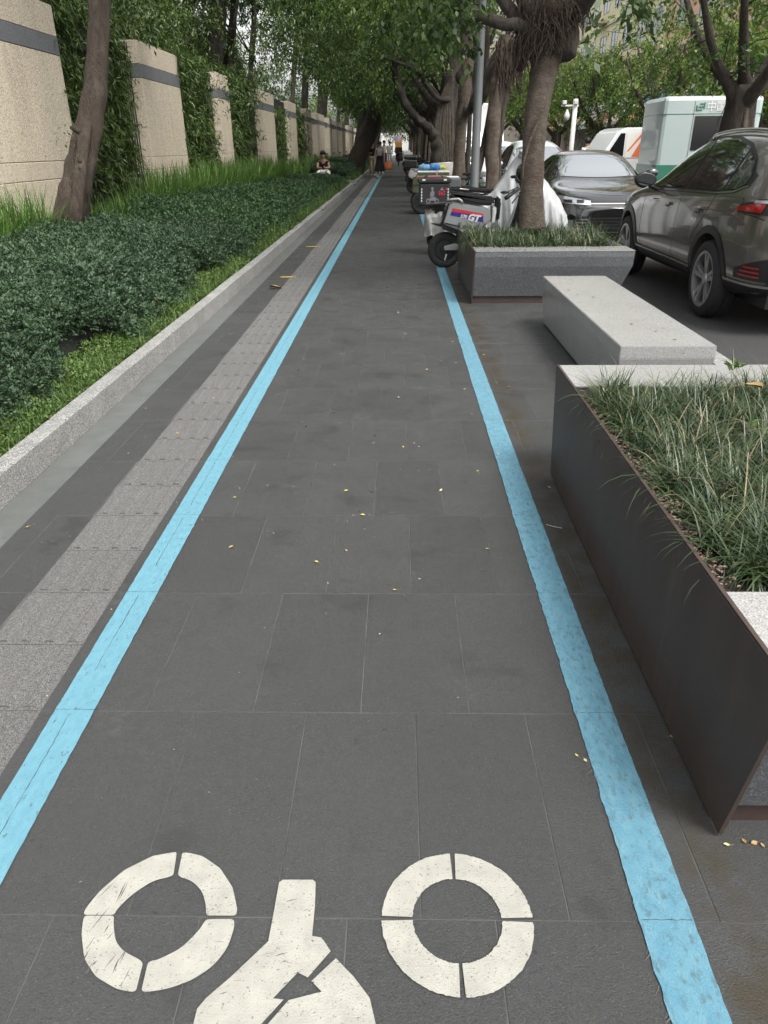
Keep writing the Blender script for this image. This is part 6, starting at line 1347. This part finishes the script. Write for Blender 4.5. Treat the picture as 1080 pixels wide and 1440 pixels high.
# ================================================================ PEOPLE
def skin_mesh(name, V, E, rad, m, lvl=2, root=0, smooth=True):
    me = bpy.data.meshes.new(name); me.from_pydata([tuple(v) for v in V], E, []); o = bpy.data.objects.new('t', me); COL.objects.link(o)
    md = o.modifiers.new('k', 'SKIN'); md.use_smooth_shade = True
    for i, r_ in enumerate(rad): s = me.skin_vertices[0].data[i]; s.radius = (r_, r_) if not isinstance(r_, tuple) else r_; s.use_root = (i == root)
    sb = o.modifiers.new('s', 'SUBSURF'); sb.levels = lvl
    dg = bpy.context.evaluated_depsgraph_get(); me2 = bpy.data.meshes.new_from_object(o.evaluated_get(dg)); bpy.data.objects.remove(o)
    me2.materials.clear(); me2.materials.append(m); me2.name = name
    return me2
M_skin = mat('skin', (.42, .26, .18), .55)
def person(label, loc, rz, J, shirt, legs, hair=(.01, .008, .007), skirt=None, long_hair=False, shoes=(.5, .5, .5), sleeves=.5, scale=1.0, cat='person'):
    """J: joints in metres for a 1.7 m figure facing -y"""
    t = empty('person', loc, rz, label, cat); t.scale = (scale,)*3
    N = ['pelvis', 'waist', 'chest', 'neck', 'head0', 'head1', 'shl', 'ell', 'wrl', 'hal', 'shr', 'elr', 'wrr', 'har', 'hipl', 'knl', 'anl', 'tol', 'hipr', 'knr', 'anr', 'tor']
    V = [Vector(J[n]) for n in N]; ix = {n: i for i, n in enumerate(N)}
    E_ = [('pelvis', 'waist'), ('waist', 'chest'), ('chest', 'neck'), ('neck', 'head0'), ('head0', 'head1'), ('chest', 'shl'), ('shl', 'ell'), ('ell', 'wrl'), ('wrl', 'hal'), ('chest', 'shr'), ('shr', 'elr'), ('elr', 'wrr'), ('wrr', 'har'), ('pelvis', 'hipl'), ('hipl', 'knl'), ('knl', 'anl'), ('anl', 'tol'), ('pelvis', 'hipr'), ('hipr', 'knr'), ('knr', 'anr'), ('anr', 'tor')]
    rad = dict(pelvis=(.13, .10), waist=(.12, .09), chest=(.14, .10), neck=.055, head0=.075, head1=.085, shl=.06, ell=.042, wrl=.03, hal=.032, shr=.06, elr=.042, wrr=.03, har=.032, hipl=.085, knl=.058, anl=.04, tol=.035, hipr=.085, knr=.058, anr=.04, tor=.035)
    E = [(ix[a], ix[b_]) for a, b_ in E_]; V2 = list(V); rr = [rad[n] for n in N]
    for wr, ha in (('wrl', 'hal'), ('wrr', 'har')):      # fingers and thumb rooted in the palm
        d = (Vector(J[ha])-Vector(J[wr])).normalized(); s = d.cross(Vector((0, 1, .2))).normalized(); k = ix[ha]
        for q, (of, ln) in enumerate(((-.027, .06), (-.009, .075), (.009, .07), (.027, .055), (-.04, .035))):
            a = V[k]+s*of+d*(.02 if q < 4 else -.02); V2.append(a+d*ln*.5+s*of*(.1 if q < 4 else .6)); V2.append(a+d*ln+Vector((0, -.012, -.008))); rr += [.009, .008]; i0 = len(V2); E += [(k, i0-2), (i0-2, i0-1)]
    me = skin_mesh('body', V2, E, rr, M_skin); link('body', me, t)
    g = lambda ns: [Vector(J[n]) for n in ns]
    ms = mat('cloth_%d%d%d' % tuple(int(c*99) for c in shirt), shirt, .85); ml = mat('cloth_%d%d%d' % tuple(int(c*99) for c in legs), legs, .85)
    W = J; L_ = lambda a, c, f: Vector(J[a]).lerp(Vector(J[c]), f)
    V3 = [Vector(J['pelvis'])+Vector((0, 0, .02)), J['waist'], J['chest'], L_('chest', 'neck', .55), J['shl'], L_('shl', 'ell', sleeves), J['shr'], L_('shr', 'elr', sleeves)]
    link('shirt', skin_mesh('shirt', V3, [(0, 1), (1, 2), (2, 3), (2, 4), (4, 5), (2, 6), (6, 7)], [(.155, .125), (.145, .115), (.165, .125), .07, .078, .065, .078, .065], ms), t)
    if skirt:
        b = MB().use(ml); p = Vector(J['pelvis']); n = 28; hs = [(.09, .13), (-.15, .20), (-.35, .24), (-.55, .28), (-.66, .30)]; vs = []
        for h, r_ in hs:
            for k in range(n): a = k*2*math.pi/n; q = r_*(1+.07*math.sin(a*6)*(-h+.1)); vs.append((p.x+q*math.cos(a), p.y+q*.85*math.sin(a), p.z+h))
        b.add(vs, [(i*n+k, i*n+(k+1) % n, (i+1)*n+(k+1) % n, (i+1)*n+k) for i in range(4) for k in range(n)]+[tuple(range(n))]); b.obj('skirt', t, smooth=True)
    else:
        V4 = [J['pelvis'], J['hipl'], J['knl'], L_('knl', 'anl', .9), J['hipr'], J['knr'], L_('knr', 'anr', .9)]
        link('trousers', skin_mesh('trousers', V4, [(0, 1), (1, 2), (2, 3), (0, 4), (4, 5), (5, 6)], [(.15, .12), .105, .078, .065, .105, .078, .065], ml), t)
    h0, h1 = Vector(J['head0']), Vector(J['head1']); up = (h1-h0).normalized(); fwd = Vector(J.get('look', (0, -1, 0))).normalized(); sd_ = up.cross(fwd)
    b = MB().use(mat('hair', hair, .6)); c = h1+up*.02-fwd*.018; bm = bmesh.new(); bmesh.ops.create_icosphere(bm, subdivisions=3, radius=.112)
    for v in bm.verts:
        q = v.co.copy(); f = q.dot(fwd)
        if f > .03 and q.dot(up) < .045: q -= fwd*(f-.02)*.9; 
        v.co = c+q
    b.bm(bm)
    if long_hair: b.tube([h1-fwd*.07, h0-fwd*.10, Vector(J['neck'])-fwd*.12-up*.10, Vector(J['chest'])-fwd*.14], [.085, .09, .08, .04], 12)
    b.obj('hair', t, smooth=True)
    mid = h0.lerp(h1, .55)
    b = MB().use(M_black)
    for s_ in (-1, 1): b.ball(mid+fwd*.083+sd_*.034*s_+up*.01, .011, (1, 1, .7), 1)
    b.obj('eyes', t); b = MB().use(M_skin); b.ball(mid+fwd*.095-up*.018, .018, (.8, .9, 1.2), 1)
    for s_ in (-1, 1): b.ball(mid+sd_*.088*s_, .022, (.5, .8, 1.2), 1)
    b.obj('nose_and_ears', t, smooth=True); b = MB().use(mat('lips', (.28, .11, .09), .5)); b.ball(mid+fwd*.082-up*.06, .02, (1.2, .4, .4), 1); b.obj('mouth', t)
    for a, c in (('anl', 'tol'), ('anr', 'tor')):
        p, q = Vector(J[a]), Vector(J[c]); b = MB().use(mat('shoe_%d' % int(shoes[0]*99), shoes, .6)); b.tube([p-Vector((0, -.02, .0)), p.lerp(q, .3)-Vector((0, 0, .03)), q+(q-p).normalized()*.03], [.052, .052, .045], 10, flat=.8); b.obj('shoe', t, smooth=True)
    return t
STAND = dict(pelvis=(0, 0, .93), waist=(0, 0, 1.08), chest=(0, 0, 1.30), neck=(0, 0, 1.44), head0=(0, -.01, 1.52), head1=(0, -.02, 1.61), shl=(-.17, 0, 1.36), ell=(-.24, .02, 1.10), wrl=(-.24, -.08, .88), hal=(-.24, -.10, .80), shr=(.17, 0, 1.36), elr=(.24, .02, 1.10), wrr=(.24, -.08, .88), har=(.24, -.10, .80),
    hipl=(-.09, 0, .88), knl=(-.10, -.10, .48), anl=(-.10, .02, .09), tol=(-.11, -.12, .04), hipr=(.09, 0, .88), knr=(.10, -.02, .48), anr=(.10, .16, .10), tor=(.10, .04, .04))
def pose(**k): d = dict(STAND); d.update(k); return d
SIT = dict(pelvis=(0, 0, .50), waist=(0, -.04, .66), chest=(0, -.14, .86), neck=(0, -.20, .98), head0=(0, -.25, 1.05), head1=(0, -.29, 1.13), shl=(-.18, -.14, .92), ell=(-.24, -.24, .66), wrl=(-.07, -.40, .64), hal=(-.03, -.44, .67), shr=(.18, -.14, .92), elr=(.24, -.24, .66), wrr=(.07, -.40, .64), har=(.03, -.44, .67),
    hipl=(-.10, -.02, .48), knl=(-.20, -.42, .50), anl=(-.22, -.40, .10), tol=(-.24, -.54, .05), hipr=(.10, -.02, .48), knr=(.20, -.42, .50), anr=(.22, -.40, .10), tor=(.24, -.54, .05), look=(0, -.8, -.5))
person('person in black shirt and white trousers hunched over a phone on the bed edge', (-2.95, 31.9, .0), R(4), SIT, (.012, .012, .013), (.66, .65, .61), shoes=(.5, .5, .48), scale=1.0)
b = MB().use(M_bkp); b.box(-.037, .037, -.006, .006, 0, .15, .004); o = b.obj('phone', None, loc=(-2.93, 31.40, .66)); o.rotation_euler = (R(35), 0, 0); tag(o, 'phone held by the seated person in black', 'phone')
person('person in black skirt and white shoes walking towards us by the tactile strip', (-.92, 40.3, 0), R(8), pose(head1=(0, -.07, 1.58), look=(0, -.9, -.4)), (.35, .33, .30), (.010, .011, .012), skirt=True, long_hair=True, shoes=(.75, .75, .73), scale=.94)
b = None; sack('shoulder_bag', 'orange bag carried beside the person in the black skirt', -.50, 40.2, .47, .22, (.9, .7, 1.1), mat('orange_bag', (.62, .19, .07), .6), 8, 'bag')
person('person in black top and pale trousers just behind the black skirt', (-1.32, 41.6, 0), R(12), pose(ell=(-.30, -.05, 1.12), wrl=(-.2, -.22, 1.1), hal=(-.14, -.27, 1.12)), (.02, .02, .02), (.55, .42, .30), long_hair=True, scale=.96)
person('person in white shirt walking farther up the tactile strip', (-.95, 55, 0), R(0), STAND, (.66, .66, .63), (.03, .03, .04), scale=1.0)
person('person in dark clothes far up the lane beside the wall', (-1.5, 64, 0), R(10), STAND, (.05, .05, .06), (.04, .04, .05), scale=1.0)
person('person in pale clothes at the far end of the left blue line', (-.75, 72, 0), R(-5), STAND, (.7, .68, .66), (.5, .5, .5), scale=1.0)
person('person in black t-shirt standing with raised hand at the open van', (at(922, 230, 24.5).x, 24.3, -.12), R(150), pose(elr=(.30, -.10, 1.30), wrr=(.20, -.20, 1.50), har=(.16, -.22, 1.57)), (.03, .032, .036), (.02, .02, .022), scale=1.0)
person('person in pale shirt crossing behind the black saloon roof', (at(825, 215, 29).x, 29, -.12), R(200), STAND, (.66, .66, .63), (.1, .1, .1), scale=1.0)
# rider far down the lane with a tall bright load
rider = scooter('scooter of the distant rider in the middle of the lane', .02, 63.4, R(90), M_bkp, mirrors=False)
RD = pose(pelvis=(0, 0, .88), waist=(0, .0, 1.02), chest=(0, -.03, 1.24), neck=(0, -.04, 1.38), head0=(0, -.05, 1.46), head1=(0, -.06, 1.55), shl=(-.17, -.03, 1.3), shr=(.17, -.03, 1.3), ell=(-.26, -.25, 1.1), wrl=(-.30, -.5, 1.02), hal=(-.30, -.57, 1.02), elr=(.26, -.25, 1.1), wrr=(.30, -.5, 1.02), har=(.30, -.57, 1.02), hipl=(-.1, -.02, .86), knl=(-.16, -.42, .74), anl=(-.16, -.40, .36), tol=(-.16, -.52, .33), hipr=(.1, -.02, .86), knr=(.16, -.42, .74), anr=(.16, -.40, .36), tor=(.16, -.52, .33))
person('distant rider in orange and white vest riding away down the lane', (.02, 63.65, 0), R(180), RD, (.75, .38, .10), (.02, .02, .025), scale=1.0)
b = MB().use(M_bkp); b.box(-.28, .28, -.22, .22, 0, .42, .03); b.use(mat('load_orange', (.75, .36, .10), .6)); b.box(-.27, .27, -.2, .2, .425, .85, .02); b.use(mat('load_lilac', (.50, .45, .78), .6)); b.box(-.34, .0, -.1, .1, .855, 1.2, .02); b.use(mat('load_pink', (.8, .5, .5), .6)); b.box(.02, .3, -.1, .1, .855, 1.12, .02)
o = b.obj('delivery_load', None, loc=(.02, 63.1, .86)); tag(o, 'tall orange, lilac and pink load behind the distant rider', 'load')
# end of the lane
b = MB().use(M_wplas); b.box(-5, 5, 0, 3, 0, 3.2); o = b.obj('kiosk', None, loc=(-.5, 132, 0)); tag(o, 'pale kiosk closing the view at the end of the lane', 'kiosk')
mass('distant_foliage', 'sunlit foliage closing the end of the lane', [(x, 118+3*math.sin(x), 5, 2.5, 2, 3) for x in range(-12, 14, 3)], 900, 24, .3, M_leafb, 440)

# ================================================================ FALLEN LEAVES AND SCRAPS
lm = []
for k in range(5):
    rg = random.Random(k); b = MB().use(mat('fallen_leaf_%d' % (k % 3), [(.42, .36, .10), (.30, .20, .08), (.46, .42, .22)][k % 3], .6))
    n = 5; vs = []
    for i in range(n+1):
        u = i/n; w_ = .30*math.sin(math.pi*min(1, u*.96+.04))**.8; cz = .25*math.sin(u*3.1+k)*.5+.12
        vs += [(u-.5, -w_, cz+.12+.05*k), (u-.5, 0, cz*.6), (u-.5, w_, cz+.10)]
    b.add(vs, [(3*i+j, 3*i+3+j, 3*i+4+j, 3*i+1+j) for i in range(n) for j in (0, 1)]); b.tube([(.5, 0, .05), (.75, .03, .12), (.9, .1, .1)], .02, 4); lm.append(b.mesh('fallen_leaf', smooth=True))
pxs = [(445, 791), (487, 775), (685, 772), (567, 629), (522, 692), (487, 691), (503, 463), (189, 731), (38, 742), (36, 956), (672, 663), (723, 727), (823, 1070), (811, 1063), (946, 1038), (772, 686), (205, 575), (480, 498), (495, 550), (527, 613), (653, 548), (620, 509), (570, 470), (390, 510), (420, 520), (700, 640), (740, 410), (560, 440), (600, 520), (470, 580), (330, 700), (345, 608), (545, 405), (560, 560), (430, 600), (510, 725), (325, 770), (620, 690), (300, 560), (250, 610), (440, 360), (590, 400), (520, 350), (555, 830), (655, 455), (680, 500), (715, 545)]
for i, (x, y) in enumerate(pxs):
    gx, gy = gpt(x, y); s = .010+.008*RNG.uniform(0, 1)+.001*gy
    o = link('fallen_leaf', lm[i % 5], None, (gx, gy, .0005)); o.scale = (s, s, s*.8); o.rotation_euler = (0, 0, RNG.uniform(0, 6.28))
    colr = ['yellowish', 'brown', 'pale straw'][[0, 1, 2, 0, 1][i % 5]]
    pos_ = 'left of the tactile strip' if gx < -1.29 else 'on the tactile strip' if gx < -.99 else 'beside the left blue line' if gx < -.7 else 'left of the lane centre' if gx < -.3 else 'at the lane centre' if gx < .0 else 'right of the lane centre' if gx < .35 else 'by the right blue line' if gx < .62 else 'between blue line and planters'
    far_ = 'nearest slabs' if gy < 1.6 else 'near planter near end' if gy < 2.3 else 'near planter middle' if gy < 3.0 else 'near planter far end' if gy < 3.8 else 'near bench end' if gy < 5 else 'along the bench' if gy < 6.6 else 'by the second planter'
    tag(o, 'small %s curled leaf %s, %s' % (colr, pos_, far_), 'leaf', 'fallen leaves on the paving')
gx, gy = gpt(388, 406); o = link('fallen_leaf', lm[1], None, (gx, gy, .001)); o.scale = (.13, .13, .10); tag(o, 'big brown leaf on the paving next to the tactile strip', 'leaf')
for (x, y, z, lb) in ((800, 408, .402, 'farthest'), (812, 415, .402, 'second farthest'), (835, 418, .402, 'third'), (888, 456, .402, 'middle'), (934, 461, .402, 'right hand'), (922, 466, .402, 'lower right'), (949, 478, .402, 'nearest edge')):
    v = fw+r2*((x-540)/1030)+d2*((y-720)/1030); tt_ = (z-EYE)/v.z; o = link('fallen_leaf', lm[1], None, (v.x*tt_, v.y*tt_, z)); o.scale = (.022, .022, .016); o.rotation_euler = (0, 0, x); tag(o, lb+' small brown leaf bit on the pale bench top', 'leaf', 'leaf bits on the bench')
o = link('fallen_leaf', lm[0], None, (1.13, 1.98, .60)); o.scale = (.06, .06, .05); tag(o, 'yellow fallen leaf lying on the near lily turf', 'leaf')
o = link('fallen_leaf', mat and lm[1], None, (1.30, 2.62, .60)); o.scale = (.07, .07, .05); o.rotation_euler = (0, 0, 2); tag(o, 'russet leaf caught among the lily turf blades', 'leaf')
# crumbs of dust and twig
n = 900; yy = RNG.uniform(.75, 1, n)**-6.0*.75; yy = np.clip(RNG.gamma(2.2, 2.2, n)+.7, .7, 20); xx = RNG.uniform(-1.6, 2.1, n); s = RNG.uniform(.0012, .004, n)*(1+yy*.12); a = RNG.uniform(0, 3.14, n)
inside = (xx > .70) & (xx < 2.2) & (((yy > 1.05) & (yy < 3.3)) | ((yy > 7.2) & (yy < 9.4))); xx, yy, s, a = xx[~inside], yy[~inside], s[~inside], a[~inside]; n = len(xx)
D = np.stack([np.cos(a), np.sin(a), np.full(n, .1)], 1); V, F, A = leaf_arrays(np.stack([xx, yy, np.full(n, .003)], 1), D, s*2.2, s, RNG.uniform(0, 1, n))
o = link('paving_crumbs', np_mesh('paving_crumbs', V, F, mat('crumb', (.05, .04, .03), .9, attr=(.45, .42, .36)), A), kind='stuff'); tag(o, 'tiny bits of leaf and dust scattered over the paving', 'litter')

# dry litter caught at the foot of the near planter and on the verge
for i, (x, y, sx_, k_, lb) in enumerate(((1022, 1189, .016, 2, 'pale crumpled scrap at the near bottom corner of the steel planter'), (1046, 1184, .014, 1, 'brown dry leaf just right of the planter corner scrap'), (1060, 1187, .017, 4, 'curled dry leaf under the near end of the planter'), (1072, 1190, .012, 1, 'small brown leaf at the right edge under the planter end'))):
    gx, gy = gpt(x, y); o = link('dry_leaf', lm[k_], None, (gx, gy, .001)); o.scale = (sx_, sx_, sx_*.8); o.rotation_euler = (0, 0, i*1.7); tag(o, lb, 'leaf')
o = link('dry_leaf', lm[1], None, (-1.98, 6.1, .24)); o.scale = (.10, .10, .08); o.rotation_euler = (.2, .3, 1); tag(o, 'reddish brown dead leaf on the green verge in front of the shrubs', 'leaf')
b = MB().use(mat('dry_twig', (.38, .33, .26), .8)); 
gx, gy = gpt(777, 742); b.tube([(gx-.02, gy+.02, .004), (gx, gy, .006), (gx+.035, gy-.012, .004)], .0015, 5); o = b.obj('twig'); tag(o, 'pale bent twig beside the right blue line near the planter', 'twig')
